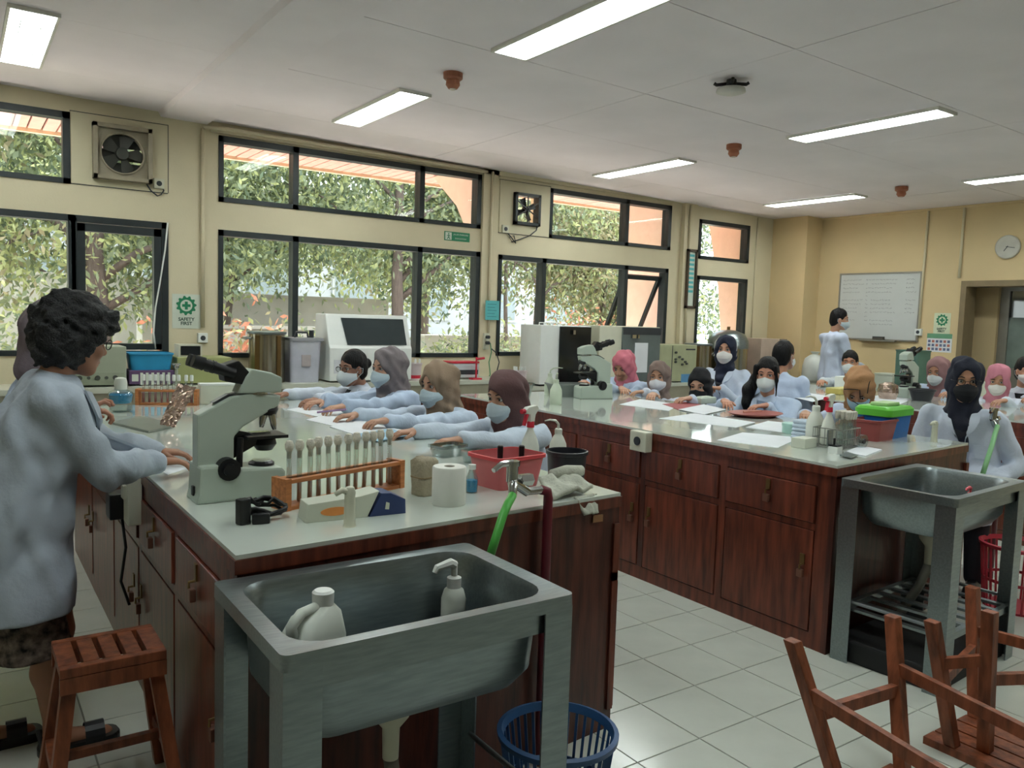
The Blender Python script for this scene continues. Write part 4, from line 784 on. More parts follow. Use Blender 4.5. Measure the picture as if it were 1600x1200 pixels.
# left part of nearest bench
LAP = M('grey laptop shell', (136, 142, 134), .35, metal=.3); FOIL = M('crumpled shiny foil', (196, 172, 156), .22, metal=.85, var=.35, scale=9, bump=.9, bscale=14)
a, b, c, d = P(172, 662), P(232, 677), P(272, 668), P(225, 653); t = thing('flat_tray', 'flat grey tray on nearest bench in front of seated woman', 'tray', (b.x, b.y, BT))
MB().hexa([(v-b).xy.to_3d() for v in (a, b, c, d)], [(v-b).xy.to_3d()+Vector((0, 0, .012)) for v in (a, b, c, d)]).build('slab', LAP, t, bevel=.003)
y = c.y; q = [ony(250, 664, y-.05), ony(274, 668, y-.1), ony(306, 606, y-.02), ony(278, 600, y+.02)]
mb = MB(); nx, ny = 8, 14; g = random.Random(12); vs = []
for off in (0, .004):
    for j in range(ny+1):
        for i in range(nx+1):
            u, v = i/nx, j/ny; w = q[0].lerp(q[1], u).lerp(q[3].lerp(q[2], u), v); vs.append(w+Vector((g.uniform(-.004, .004), g.uniform(-.006, .006)+off, g.uniform(-.004, .004))))
N = (nx+1)*(ny+1); fs = [(o+j*(nx+1)+i, o+j*(nx+1)+i+1, o+(j+1)*(nx+1)+i+1, o+(j+1)*(nx+1)+i) for o in (0, N) for j in range(ny) for i in range(nx)]
zmin = min(v.z for v in vs); 
mb.add([v+Vector((0, 0, BT+.013-zmin)) for v in vs], fs); tagged(mb.build('foil_panel', FOIL), 'crumpled shiny foil panel leaning up from the flat grey tray', 'foil')
p = P(189, 643); lathe_thing('liquid_bottle', 'clear bottle of blue liquid on far part of nearest bench', 'bottle', (p.x, p.y, BT), [('glass_body', [(.04, 0), (.06, .01), (.062, .045), (.07, .1), (.062, .115), (.03, .13), (.028, .14)], CLEAR), ('blue_liquid', [(.05, .05), (.058, .06), (.064, .098), (.055, .11)], BLUEB), ('cap', [(.034, .13), (.036, .17), (.03, .195), (.015, .2)], MILKY)])
p = P(318, 632); r = thing('white_carton', 'white carton behind the large microscope eyepieces on nearest bench', 'box', (p.x, p.y, BT), -.1); MB().box(-.02, .27, 0, .1, 0, .12).build('carton_body', KW, r, bevel=.004); MB().box(-.022, .272, -.002, .102, .12, .132).build('lid', WHITE, r)
def sheet(name, label, px, z=BT, th=.002, mat=PAPER, cat='paper', group=None):
    q = [onz(u, v, z) for u, v in px]; o = q[0]; mb = MB(); mb.hexa([v-o for v in q], [v-o+Vector((0, 0, th)) for v in q]); return tagged(mb.build(name, mat, loc=o), label, cat, group)
sheet('paper_sheet', 'white sheet under the hands of first masked student', [(448, 640), (500, 652), (545, 644), (500, 632)]); sheet('paper_sheet', 'white paper lying before second masked student', [(478, 656), (530, 668), (575, 658), (520, 646)], BT+.0005)
sheet('notebook', 'pale open notebook under the third student hand on nearest bench', [(515, 668), (585, 690), (640, 676), (560, 658)], th=.006); sheet('blue_cloth_sheet', 'light blue cloth sheet lying beside open notebook', [(552, 680), (590, 690), (640, 680), (610, 670)], BT+.007, .003, M('light blue sheet', (150, 186, 210), .8))
sheet('paper_sheet', 'sheet with faint notes under the standing woman hands', [(215, 716), (262, 742), (300, 730), (262, 704)]); sheet('phone', 'dark smartphone lying by the standing woman hand on bench', [(206, 694), (222, 703), (248, 699), (232, 691)], th=.009, mat=DARKG, cat='phone')
sheet('notebook', 'grey notebook beneath the standing woman hand beside microscope', [(255, 713), (298, 726), (310, 708), (272, 700)], th=.007, mat=M('grey cover', (138, 142, 140), .6), cat='book')
r = thing('socket_box', 'ivory socket box on left edge of the nearest bench', 'socket', (.52, 3.3, .80)); MB().box(-.0, .05, -.05, .05, -.13, .05).build('housing', IVORY, r, bevel=.006); MB().box(-.012, 0, -.025, .025, -.03, .02).build('socket_face', M('ivory face', (186, 186, 166), .5), r)
r = thing('power_adapter', 'black power adapter plugged beside the ivory socket box', 'adapter', (.525, 3.42, .70)); MB().box(-.05, .04, -.05, .05, -.03, .07).build('casing', BLACK, r, bevel=.006)
MB().tube([(0, 0, -.03), (.01, -.02, -.15), (-.01, -.03, -.28), (.02, -.03, -.38)], .006, 6).build('cord', BLACK, r, smooth=True)
p = onx(1007, 688, 3.25); r = thing('socket_box', 'ivory socket box on the aisle side of middle bench', 'socket', (3.25, p.y, p.z)); MB().box(-.055, 0, -.065, .065, -.06, .055).build('housing', IVORY, r, bevel=.006); MB().tube([(-.056, 0, 0), (-.062, 0, 0)], .025, 16).build('socket_well', DARKG, r)
# middle bench things
p = P(897, 620); tub('grey_tub', 'grey rectangular plastic tub at left of the middle bench', (p.x+.0, p.y+.08, BT), .34, .22, .1, M('grey tub plastic', (118, 124, 122), .5), -.3)
p = P(868, 632); wash_bottle('pale wash bottle left of grey tub on middle bench', (p.x, p.y, BT), 1.0, 1.25, M('pale green plastic', (196, 206, 186), .4)); wash_bottle('second pale wash bottle behind the grey tub', (3.98, 5.2, BT), 2.6, 1.2, M('pale green plastic', (196, 206, 186), .4))
p = P(820, 612); tub('clear_tray', 'clear plastic box with blue print at far left of middle bench', (3.5, 5.05, BT), .3, .22, .12, CLR2, .1, cat='tray')
sheet('paper_sheet', 'large white papers lying in front of brown hijab student', [(968, 632), (1045, 642), (1062, 632), (1000, 624)]); sheet('paper_sheet', 'long white sheet in middle of the middle bench', [(1030, 654), (1150, 668), (1180, 660), (1085, 646)])
sheet('paper_sheet', 'white sheet near the outer edge of middle bench', [(1120, 688), (1215, 700), (1250, 684), (1160, 676)]); sheet('paper_sheet', 'white papers left of the mint tub', [(1165, 668), (1222, 676), (1240, 662), (1200, 658)], BT+.001)
sheet('red_folder', 'red folder in front of the brown hijab student', [(1035, 632), (1062, 641), (1100, 634), (1075, 628)], th=.004, mat=M('dull red folder', (150, 72, 74), .6), cat='folder'); sheet('paper_sheet', 'white paper before black hijab student', [(1060, 640), (1100, 648), (1135, 640), (1100, 632)], BT+.0045)
TRAY = M('dull red tray', (150, 84, 78), .4)
p = P(1180, 650); r = thing('food_tray', 'dull red oval tray in front of the pony tail student', 'tray', (p.x, p.y, BT)); MB().lathe([(.15, 0), (.21, .02), (.215, .024), (.2, .022), (.14, .006)], n=28, sy=.75).build('dish', TRAY, r, smooth='auto'); MB().tube([(-.1, .02, .03), (.02, .0, .034), (.1, .03, .03)], .006).build('handle_strip', M('pale pink strip', (206, 150, 130), .5), r)
p = P(1120, 640); r = thing('tissue_packet', 'pale packet in front of black hijab student', 'packet', (p.x+.25, p.y+.35, BT), .1); MB().box(-.1, .1, -.05, .05, 0, .05).build('packet_body', M('pale packet', (190, 200, 186), .6), r, bevel=.012); MB().box(-.06, .06, -.02, .02, .05, .056).build('packet_label', SIGNW, r)
MINT = M('mint plastic', (166, 204, 196), .4); p = P(1244, 678); r = lathe_thing('mint_jar', 'small mint green round tub with lid on middle bench', 'jar', (p.x, p.y+.03, BT), [('jar_body', [(.052, 0), (.055, .005), (.055, .045)], MINT), ('lid', [(.058, .043), (.058, .058), (.05, .062)], MINT)])
LBLUE = M('pale blue cloth', (186, 200, 214), .9, var=.05, bump=.2, bscale=90); p = P(1272, 688); r = thing('folded_cloths', 'stack of folded pale blue cloths on middle bench', 'cloth', (p.x, p.y+.06, BT), .2)
for k in range(5):
    g = random.Random(k); mb = MB(); w, d = .15-.008*k, .11; z = .021*k; mb.rings([mb.rrect(g.uniform(-.006, .006), 0, w-.012, d-.012, .015, z, 3), mb.rrect(0, 0, w, d, .02, z+.008, 3), mb.rrect(g.uniform(-.004, .004), 0, w, d, .02, z+.015, 3), mb.rrect(0, 0, w-.012, d-.012, .015, z+.021, 3)]); mb.build('cloth_layer', LBLUE, r, smooth=True)
p = P(1258, 699); r = thing('small_box', 'small white box standing in front of folded cloths', 'box', (p.x, p.y, BT), .1); MB().box(-.055, .06, -.03, .05, 0, .05).build('box_body', KW, r, bevel=.003); MB().box(.06, .0615, -.02, .03, .01, .035).build('red_mark', M('dull orange mark', (190, 120, 90), .6), r)
# wire basket with bottles and tubes
p = P(1322, 700); bx, by = p.x, p.y+.06; WIRE = M('wire steel', (140, 142, 138), .35, metal=.8); r = thing('wire_basket', 'wire basket holding bottles and tubes on middle bench', 'basket', (bx, by, BT), .15); w, d, h = .2, .16, .1
for z in (.004, .05, h): MB().tube([(-w/2, -d/2, z), (w/2, -d/2, z), (w/2, d/2, z), (-w/2, d/2, z)], .0025, 5, close=True).build('wire_hoop', WIRE, r)
for k in range(9): MB().tube([(-w/2+w*k/8, -d/2, h), (-w/2+w*k/8, -d/2, .004), (-w/2+w*k/8, d/2, .004), (-w/2+w*k/8, d/2, h)], .0018, 4).build('wire', WIRE, r)
for k in range(6): MB().tube([(-w/2, -d/2+d*k/5, h), (-w/2, -d/2+d*k/5, .004), (w/2, -d/2+d*k/5, .004), (w/2, -d/2+d*k/5, h)], .0018, 4).build('wire', WIRE, r)
spray_bottle('white bottle with red collar and trigger in the wire basket', (bx-.03, by+.03, BT+.01), .2, .95)
tube_l = None
for k in range(12):
    x, y = bx+.02+.022*(k % 4), by-.045+.03*(k//4); r = lathe_thing('basket_test_tube', 'cotton plugged test tube bundled in wire basket on middle bench', 'test tube', (x, y, BT+.008), [('glass_wall', [(.005, 0), (.0085, .006), (.0085, .15)], TUBEG), ('cotton_plug', [(.008, .135), (.012, .155), (.012, .175), (.004, .18)], COTTON)], group='test tubes in the wire basket')
p = P(1310, 640); wash_bottle('pale wash bottle behind the wire basket', (bx+.03, by+.15, BT), .1, 1.35)
p = P(1303, 708); r = thing('slide_stand', 'small metal slide stand in front of the wire basket', 'stand', (p.x, p.y, BT), .1)
MB().box(-.025, .025, -.03, .02, 0, .035).build('stand_base', WHITE, r); MB().box(-.023, .023, -.025, .015, .035, .042).build('black_pad', BLACK, r); MB().box(-.03, .02, .02, .026, .03, .115).build('metal_plate', STEEL, r); MB().tube([(-.002, .0, .04), (-.002, .0, .075)], .006).build('post', BLACK, r)
p = P(1345, 702); r = thing('tape_roll', 'roll of clear tape lying right of the wire basket', 'tape', (p.x+.04, p.y+.02, BT)); mb = MB(); mb.rings([[(ra*math.cos(2*math.pi*k/24), y, .036+ra*math.sin(2*math.pi*k/24)) for k in range(24)] for ra, y in ((.018, -.012), (.036, -.012), (.036, .012), (.018, .012))], cap=False, close=True); mb.build('tape_ring', CLEAR, r); MB().tube([(0, -.013, .036), (0, .013, .036)], .012).build('core', DARKG, r)
sheet('paper_sheet', 'crumpled white tissue right of slide stand', [(1318, 708), (1352, 714), (1378, 704), (1345, 698)], th=.006); sheet('swab_packet', 'silver packet lying before the slide stand', [(1312, 712), (1330, 716), (1340, 712), (1322, 706)], BT+.007, .004, STEEL, 'packet')
p = P(1385, 690); tub('brown_tub', 'dull red rectangular tub before blue lidded box on middle bench', (p.x+.02, p.y+.09, BT), .24, .17, .115, M('dull red tub', (142, 66, 64), .45), .1)
p = P(1440, 690); r = thing('lidded_box', 'blue box with bright green lid on middle bench', 'box', (p.x-.0, p.y+.23, BT), .1)
mb = MB(); mb.rings([mb.rrect(0, 0, .27, .18, .03, 0), mb.rrect(0, 0, .3, .2, .03, .13)]); mb.build('box_body', M('blue box plastic', (24, 96, 166), .35), r, smooth='auto'); mb = MB(); mb.rings([mb.rrect(0, 0, .315, .215, .03, .128), mb.rrect(0, 0, .318, .218, .03, .165), mb.rrect(0, 0, .29, .19, .03, .18)]); mb.build('lid', M('bright green lid', (98, 190, 62), .35), r, smooth='auto')
MB().box(-.08, .08, -.05, .05, .18, .2).build('lid_grip', M('pale green grip', (176, 206, 150), .4), r, bevel=.006)
# items in sinks
JUG = M('white jug plastic', (200, 206, 196), .45, var=.03); zb = .83-.235+.002
p = onz(455, 1000, .68); jx, jy = .66, 1.73; r = thing('plastic_jug', 'white plastic jug with handle standing in the nearest sink', 'jug', (jx, jy, zb), .5); r.scale = (1.12, 1.12, 1.0)
mb = MB(); mb.rings([mb.rrect(0, 0, .13, .085, .02, 0), mb.rrect(0, 0, .14, .09, .02, .01), mb.rrect(0, 0, .14, .09, .02, .15), mb.rrect(.015, 0, .1, .07, .02, .205), mb.rrect(.036, 0, .04, .04, .015, .222)]); mb.build('jug_body', JUG, r, smooth='auto'); MB().lathe([(.022, .216), (.023, .25), (.018, .255)], (.036, 0, 0), 16).build('cap', WHITE, r, smooth='auto')
MB().tube([(-.05, 0, .155), (-.06, 0, .2), (-.03, 0, .222), (.012, 0, .222)], [.014, .012, .012, .011], 10).build('handle', JUG, r, smooth=True)
MB().box(-.05, .055, -.0465, -.045, .03, .12).build('label_patch', M('lilac label', (176, 172, 186), .6), r)
def pump(label, loc, mat, liq, s=1):
    r = lathe_thing('soap_pump', label, 'bottle', loc, [('bottle_body', [(.026, 0), (.028, .006), (.028, .11), (.022, .13), (.013, .138)], mat), ('collar', [(.016, .134), (.016, .158), (.007, .162), (.007, .185)], liq)]); r.scale = (s, s, s)
    MB().tube([(0.0, 0, .185), (-.01, 0, .192), (-.045, 0, .186), (-.05, 0, .176)], [.011, .011, .008, .006], 8).build('pump_head', liq, r, smooth='auto'); return r
pump('white soap pump bottle standing in the nearest sink', (1.105, 1.84, zb), JUG, WHITE, 1.22)
lathe_thing('small_white_bottle', 'small white capped bottle just showing over the nearest sink rim', 'bottle', (.925, 1.70, zb+.0), [('bottle_body', [(.026, 0), (.027, .09), (.018, .105)], JUG), ('cap', [(.019, .1), (.019, .128), (.016, .132)], WHITE)])
z2 = .83-.19+.002
p = onz(1530, 765, .80); pump('red soap pump bottle in the far sink', (3.84, 1.80, z2), M('red soap', (206, 54, 66), .3), M('pink pump head', (220, 90, 100), .4), .75)
r = thing('dish_sponge', 'yellow and black sponge stuck at the back of the far sink', 'sponge', (3.44, 1.93, z2+.0)); MB().box(-.04, .04, -.01, .015, .05, .15).build('foam', M('yellow sponge', (186, 164, 70), .9, bump=.4), r); 
for k in range(4): MB().box(-.036+.019*k, -.024+.019*k, -.012, -.01, .06, .14).build('black_stripe', BLACK, r)
MB().box(-.045, .045, -.02, .02, 0, .05).build('sponge_holder', WHITE, r)
# ---------------------------------------------------------------- counter things
def cpt(u, v, y=6.75): return ony(u, v, y)
def appliance(name, label, cat, x0, x1, z1, y0=6.7, y1=7.02, z0=.88, mat=None, parts=()):
    r = thing(name, label, cat, (x0, y0, z0)); w, h, d = x1-x0, z1-z0, y1-y0
    MB().box(0, w, 0, d, .012, h).build('casing', mat, r, bevel=.008)
    for sx in (.03, w-.05):
        for sy in (.03, d-.05): MB().box(sx, sx+.02, sy, sy+.02, 0, .012).build('foot', BLACK, r)
    for nm, a, b, c, e, pm, *dd in parts: MB().box(a*w, b*w, -(dd[0] if dd else .008), .001, c*h, e*h).build(nm, pm, r)
    return r
GREYG = M('grey green enamel box', (158, 166, 146), .45, var=.04); KNOBM = M('dark knob', (70, 74, 68), .5)
OV = M('olive green enamel', (156, 162, 108), .5, var=.05)
r = appliance('water_bath', 'grey green instrument box with control strip behind curly haired woman', 'instrument', .70, 1.07, 1.185, mat=GREYG, parts=(('control_strip', .05, .95, .1, .36, M('pale control strip', (150, 158, 138), .5)),))
for k in range(5): MB().tube([(.05+.06*k, -.008, .07), (.05+.06*k, -.02, .07)], .012 if k % 2 else .018, 12).build('knob', KNOBM, r)
BLT = M('bright blue plastic', (52, 150, 196), .35, alpha=.95)
r = appliance('patterned_box', 'purple and white striped carton under the blue tub', 'box', 1.09, 1.42, 1.0, y0=6.72, y1=6.95, mat=M('purple carton', (92, 70, 104), .6), parts=[('white_stripe', .24+.12*k, .30+.12*k, .05, .85, SIGNW, .002) for k in range(6)]+[('carton_label', .06, .2, .3, .75, SIGNW, .002)])
r = tub('blue_tub', 'bright blue plastic tub on top of the purple carton', (1.255, 6.83, 1.001), .32, .22, .13, BLT, 0, taper=.88); MB().box(-.12, .12, -.08, .08, .1, .11).build('tub_lid', M('yellowish cloth', (214, 206, 170), .9), r)
r = appliance('green_instrument', 'olive green instrument box with small black screen on top', 'instrument', 1.44, 1.86, 1.1, mat=OV, y0=6.72); MB().box(.02, .2, .05, .2, .22, .32).build('display_housing', IVORY, r); MB().box(.035, .185, .045, .05, .235, .308).build('display_screen', M('dark display', (16, 20, 22), .2), r)
r = thing('desk_valve', 'small grey laboratory valve in front of the olive instrument', 'valve', (1.42, 6.66, .88)); MB().lathe([(.03, 0), (.03, .01), (.012, .02), (.012, .14)], n=14).build('column', GREYG, r); MB().ball((0, 0, .15), .022).build('valve_body', CHROME, r); MB().tube([(-.03, 0, .17), (.03, 0, .17)], .008).build('handle', CHROME, r)
# steel pot
BRUSH = M('polished steel drum', (168, 160, 138), .22, metal=.95, var=.25, scale=3, stretch=(9, 9, .2))
def drum(label, x, y, z, R, h):
    r = thing('steel_drum', label, 'drum', (x, y, z)); MB().lathe([(R, 0), (R, h), (R-.006, h), (R-.006, .01)], n=36).build('wall', BRUSH, r, smooth='auto'); MB().lathe([(R+.004, h-.02), (R+.014, h-.016), (R+.014, h), (R, h+.004)], n=36).build('rim', STEEL, r, smooth='auto')
    for s in (-1, 1): MB().tube([(s*R, -.05, h-.05), (s*(R+.04), -.04, h-.06), (s*(R+.04), .04, h-.06), (s*R, .05, h-.05)], .008).build('handle', STEEL, r)
    for a in (-2.4, -1.2): MB().box(R*.985, R+.008, -.02, .02, .02, h-.03, RZ(a)).build('strap', BRASS, r)
    MB().lathe([(R-.007, h-.03), (R*.6, h-.02), (.02, h-.015)], n=30).build('lid', STEEL, r, smooth='auto'); return r
drum('tall stainless steel drum on counter left of clear container', 2.19, 6.85, .88, .15, .43)
r = thing('clear_container', 'clear plastic container with grey lid on the counter', 'container', (2.49, 6.84, .88)); PLC = M('frosted clear plastic', (206, 208, 220), .3, alpha=.72)
mb = MB(); mb.rings([mb.rrect(0, 0, .25, .22, .03, 0), mb.rrect(0, 0, .28, .24, .03, .36)]); mb.build('box_wall', PLC, r, smooth='auto'); MB().rings([mb.rrect(0, 0, .25, .21, .03, .005), mb.rrect(0, 0, .265, .225, .03, .2)]).build('contents', M('pale lilac contents', (190, 192, 206), .6), r); MB().rings([mb.rrect(.01, 0, .31, .26, .03, .36), mb.rrect(.01, 0, .31, .26, .03, .385)]).build('lid', M('clear grey lid', (150, 152, 156), .35), r, smooth='auto')
MB().tube([(-.06, 0, .385), (-.05, 0, .43), (.05, 0, .43), (.06, 0, .385)], .01).build('lid_handle', DARKG, r); MB().tube([(.09, 0, .385), (.09, 0, .45)], .022, 12).build('valve', DARKG, r); MB().box(-.04, .04, -.125, -.121, .14, .24).build('printed_label', M('grey label', (170, 160, 160), .6), r)
# big white analyser with slanted dark window
r = thing('white_analyser', 'large white machine with slanted dark window in front of second window', 'machine', (2.68, 6.66, .88)); mb = MB(); w = .80
mb.prism([(0, .012), (.36, .012), (.36, .6), (.12, .6), (.02, .33), (0, .3)], 0, 0, w); mb.build('casing', WHITE, r, bevel=.012)
Rt = Vector((0, .1, .27)).normalized(); nrm = Vector((0, -.27, .1)).normalized(); O = Vector((0, .02, .33)); mb = MB()
c4 = lambda a, b, e: O+Vector((a, 0, 0))+Rt*b+nrm*e
mb.hexa([c4(.17, .0, .001), (c4(.75, .0, .001)), c4(.75, .25, .001), c4(.14, .25, .001)], [c4(.17, .0, .01), (c4(.75, .0, .01)), c4(.75, .25, .01), c4(.14, .25, .01)]); mb.build('dark_window', M('dark tinted window', (50, 58, 60), .15), r)
MB().box(.04, .2, -.004, 0, .08, .2).build('front_panel', M('pale grey panel', (206, 208, 212), .5), r); MB().box(.1, .7, .05, .3, 0, .012).build('plinth', BLACK, r)
# small reagent tubs between analyser and pilaster
def crowd(label, x, y, z=.88):
    r = tub('pipette_tub', label, (x, y, z), .15, .15, .16, M('milky pink tub', (206, 190, 192), .5), 0, True, taper=.85)
    for k in range(7): MB().tube([(.045*math.cos(k*.9), .045*math.sin(k*.9), .02), (.06*math.cos(k*.9), .06*math.sin(k*.9), .2)], .008, 8).build('pipette', WHITE, r)
    MB().lathe([(.066, .02), (.068, .05)], n=24).build('red_band', REDP, r); return r
crowd('milky tub of white pipettes behind the tan hijab student', 3.55, 6.75); crowd('grey tub of white wares left of the black door oven', 4.75, 6.72, .80)
r = appliance('staple_box', 'red topped white carton of supplies beneath pilaster cables', 'box', 3.98, 4.28, 1.03, y0=6.75, y1=6.95, mat=M('grey white carton', (190, 192, 196), .6), parts=(('printed_band', .05, .95, .3, .6, DARKG, .002),)); MB().box(.0, .3, .0, .2, .155, .17).build('red_lid', REDP, r)
r = thing('red_clamp_stand', 'red laboratory clamp stand near the cables under pilaster', 'stand', (4.2, 6.68, .88)); MB().box(-.05, .05, -.03, .05, 0, .015).build('foot_plate', REDP, r); MB().tube([(0, 0, .01), (0, 0, .22)], .009).build('rod', REDP, r); MB().tube([(0, 0, .2), (.09, 0, .21)], .012).build('clamp', REDP, r)
for k, (u, v, lb) in enumerate(((759, 528, 'ivory socket strip with plugs low on pilaster'),)):
    p = ony(u, v, WY-.04); r = thing('plug_strip', lb, 'socket', (p.x, WY-.03, p.z)); MB().box(-.03, .03, -.03, 0, -.12, .05).build('strip_body', IVORY, r)
    for j in range(2): MB().tube([(0, -.03, -.05-.0+.06*j), (0, -.07, -.05+.06*j)], .018, 10).build('plug', DARKG, r)
cable('plug_cable', [ony(u, v, WY-.09) for u, v in ((766, 536), (768, 550), (764, 566), (766, 585), (760, 598))], .006, M('green cable', (90, 140, 96), .5), 'green cable hanging from the plug strip on pilaster'); cable('plug_cable', [ony(u, v, WY-.1) for u, v in ((768, 545), (776, 552), (780, 566), (776, 582))], .006, DARKG, 'dark cable looping right of the pilaster plug strip')
# ovens
BLKG = M('black oven glass', (22, 25, 26), .12, spec=.6); GRYD = M('grey oven door', (98, 108, 106), .4)
def oven(label, x0, x1, xs, z1, mat, door, extra):
    """cabinet seen from its left flank: flank is pale, door faces the room"""
    r = thing('drying_oven', label, 'oven', (x0, 6.62, .80)); w, h, d = x1-x0, z1-.80, .40
    MB().box(0, w, 0, d, .02, h).build('casing', mat, r, bevel=.006); MB().box(.03, w-.03, .03, d-.03, 0, .02).build('plinth', BLACK, r)
    MB().box(.02, w-.02, -.035, 0, .05, h-.01).build('door', door, r, bevel=.004)
    for nm, a, b, c, e, pm in extra: MB().box(a*w, b*w, -.042, -.034, c*h, e*h).build(nm, pm, r)
    MB().tube([(w*.5, -.035, h*.86), (w*.5, -.07, h*.86)], .014, 10).build('latch', CHROME, r); return r
t = thing('black_oven', 'white cabinet oven with glossy black door in front of third window', 'oven', (4.93, 6.62, .80))
def angled_oven(t, xf0, xf1, flank, h, body, door, parts):
    MB().hexa([(0, .0, .02), (xf1, -.0, .02), (xf1, .36, .02), (-.0, .36, .02)], [(0, 0, h), (xf1, 0, h), (xf1, .36, h), (0, .36, h)]).build('casing', body, t, bevel=.006)
    MB().box(.04, xf1-.04, .04, .3, 0, .02).build('plinth', BLACK, t); MB().box(xf0, xf1-.005, -.02, 0, .03, h-.008).build('door', door, t, bevel=.003)
    for nm, a, b, c, e, pm, th in parts: MB().box(xf0+a*(xf1-xf0), xf0+b*(xf1-xf0), -.02-th, -.019, c*h, e*h).build(nm, pm, t)
angled_oven(t, .24, .66, 0, .63, WHITE, BLKG, (('latch', .35, .42, .86, .93, CHROME, .03),))
for k in range(3): MB().tube([(.05+.06*k, .1, .63), (.05+.06*k, .1, .655), (.2+.06*k, .14, .655), (.2+.06*k, .14, .63)], .006, 6).build('top_rail', WHITE, t)
t = thing('grey_oven', 'oven with grey steel door and paper notice in front of third window', 'oven', (5.72, 6.62, .80)); angled_oven(t, .32, .90, 0, .64, IVORY, GRYD, (('header_strip', .0, 1, .86, .985, DARKG, .004), ('notice_paper', .32, .66, .2, .72, PAPER, .003), ('latch', .2, .3, .8, .86, CHROME, .03), ('latch', .34, .38, .8, .86, CHROME, .03)))
KHK = M('khaki control panel', (168, 172, 138), .5)
r = appliance('control_box', 'beige green box with dials right of the grey door oven', 'instrument', 6.65, 7.27, 1.24, y0=6.64, z0=.80, mat=KHK, parts=(('name_strip', .7, .95, .86, .9, DARKG, .003), ('dark_gap', .33, .345, .02, .98, DARKG, .002), ('blue_sheet', .6, .95, -.0, .22, M('blue sheet', (90, 140, 180), .6), .004)))
for k, (a, b) in enumerate(((.42, .8), (.42, .62), (.42, .55), (.52, .68), (.6, .62), (.68, .55), (.72, .5), (.6, .48))): MB().tube([(a*.62, -.0, b*.44), (a*.62, -.02, b*.44)], .014, 10).build('dial', KNOBM, r)
drum('lidded steel pot right of the beige control box', 7.52, 6.85, .80, .16, .45)
r = thing('steel_steriliser', 'steel steriliser with domed lid under far window', 'steriliser', (8.0, 6.8, .80)); MB().lathe([(.25, 0), (.25, .4), (.24, .41)], n=30).build('drum_body', BRUSH, r, smooth='auto'); MB().lathe([(.255, .4), (.25, .5), (.2, .58), (.1, .62), (.02, .63)], n=30).build('domed_lid', STEEL, r, smooth='auto'); MB().tube([(0, 0, .62), (0, 0, .67)], .02).build('lid_knob', BRASS, r)
for s in (-1, 1): MB().tube([(s*.25, 0, .3), (s*.29, 0, .32), (s*.25, 0, .34)], .01).build('handle', STEEL, r)
r = thing('pale_cabinet', 'pale pink brown cabinet at corner behind seated black haired students', 'cabinet', (8.42, 6.62, .0)); MB().box(0, .5, 0, .38, .0, 1.33).build('casing', M('pale pinkish panel', (186, 166, 150), .5), r); MB().box(.36, .505, -.01, 0, .9, 1.33).build('side_panel', M('brown grey panel', (128, 114, 100), .5), r); MB().box(.1, .34, -.012, 0, .2, .9).build('door', M('pale pinkish panel', (186, 166, 150), .5), r)
# clutter on farther counters
BAG = M('milky bag film', (206, 210, 204), .4, var=.06); 
for k, (x, y, s, lb) in enumerate(((8.95, 6.2, .3, 'milky white plastic sack on counter behind dark haired student'), (8.95, 5.85, .22, 'smaller milky sack left of whiteboard man'))):
    r = thing('plastic_sack', lb, 'bag', (x, y, .80)); MB().lathe([(s*.42, 0), (s*.5, .05), (s*.48, s*.7), (s*.4, s*1.0), (s*.2, s*1.15), (s*.1, s*1.2)], n=14).build('sack_body', BAG, r, smooth=True); MB().lathe([(s*.12, s*1.2), (s*.2, s*1.3)], n=10).build('gathered_neck', BAG, r)
r = tub('red_bucket', 'dark red square bucket on counter beside whiteboard man', (8.97, 5.62, .80), .16, .16, .2, M('dark red bucket', (140, 36, 50), .45))
ITEMS = [('pale_carton', KW, .2, .16), ('brown_lid_jar', M('brown lid', (130, 90, 70), .5), .16, .14), ('pale_carton', WHITE, .14, .2), ('pale_carton', IVORY, .18, .12), ('pale_carton', KW, .16, .15)]
LBS = ['pale carton on side counter, leftmost below the whiteboard', 'jar with brown lid on side counter below whiteboard', 'white carton in the middle of side counter', 'ivory carton toward right end of side counter', 'pale carton at right end of the side counter']
for k, (nm, mt, w, h) in enumerate(ITEMS):
    y = 5.35-.27*k; r = thing(nm, LBS[k], 'jar' if 'jar' in nm else 'box', (9.05, y-.08, .80)); MB().box(-w/2, w/2, -w*.55, w*.55, 0, h).build('body', KW if 'jar' in nm else mt, r, bevel=.008); MB().box(-w/2-.004, w/2+.004, -w*.57, w*.57, h, h+.025).build('lid', mt, r, bevel=.004)
# farthest bench things
YEL = M('dull yellow foam', (186, 170, 96), .8); r = thing('yellow_foam_block', 'dull yellow foam block under the arm of masked student', 'block', (6.95, 4.45, BT)); MB().box(-.22, .1, -.08, .08, 0, .05).build('block_body', YEL, r, bevel=.01); MB().box(-.22, .1, -.075, .075, .05, .058).build('block_cover', M('pale yellow cover', (206, 196, 130), .7), r)
sheet('paper_sheet', 'white papers on farthest bench before the masked student', [(1235, 620), (1270, 628), (1300, 620), (1262, 614)]); sheet('paper_sheet', 'white sheet on far bench right of tan clip hair', [(1352, 622), (1400, 634), (1425, 624), (1380, 616)])
r = thing('silver_vessel', 'silver crumpled foil vessel beside the far microscope', 'vessel', (6.85, 3.98, BT)); MB().lathe([(.07, 0), (.09, .06), (.08, .13), (.05, .14)], n=14).build('foil_wall', FOIL, r); MB().lathe([(.05, .135), (.03, .15)], n=12).build('foil_top', FOIL, r)
r = tub('black_tub', 'black plastic bowl beside the far microscope on farthest bench', (7.05, 3.78, BT), .22, .22, .1, M('black tub plastic', (38, 40, 46), .4), 0, True, taper=.7)
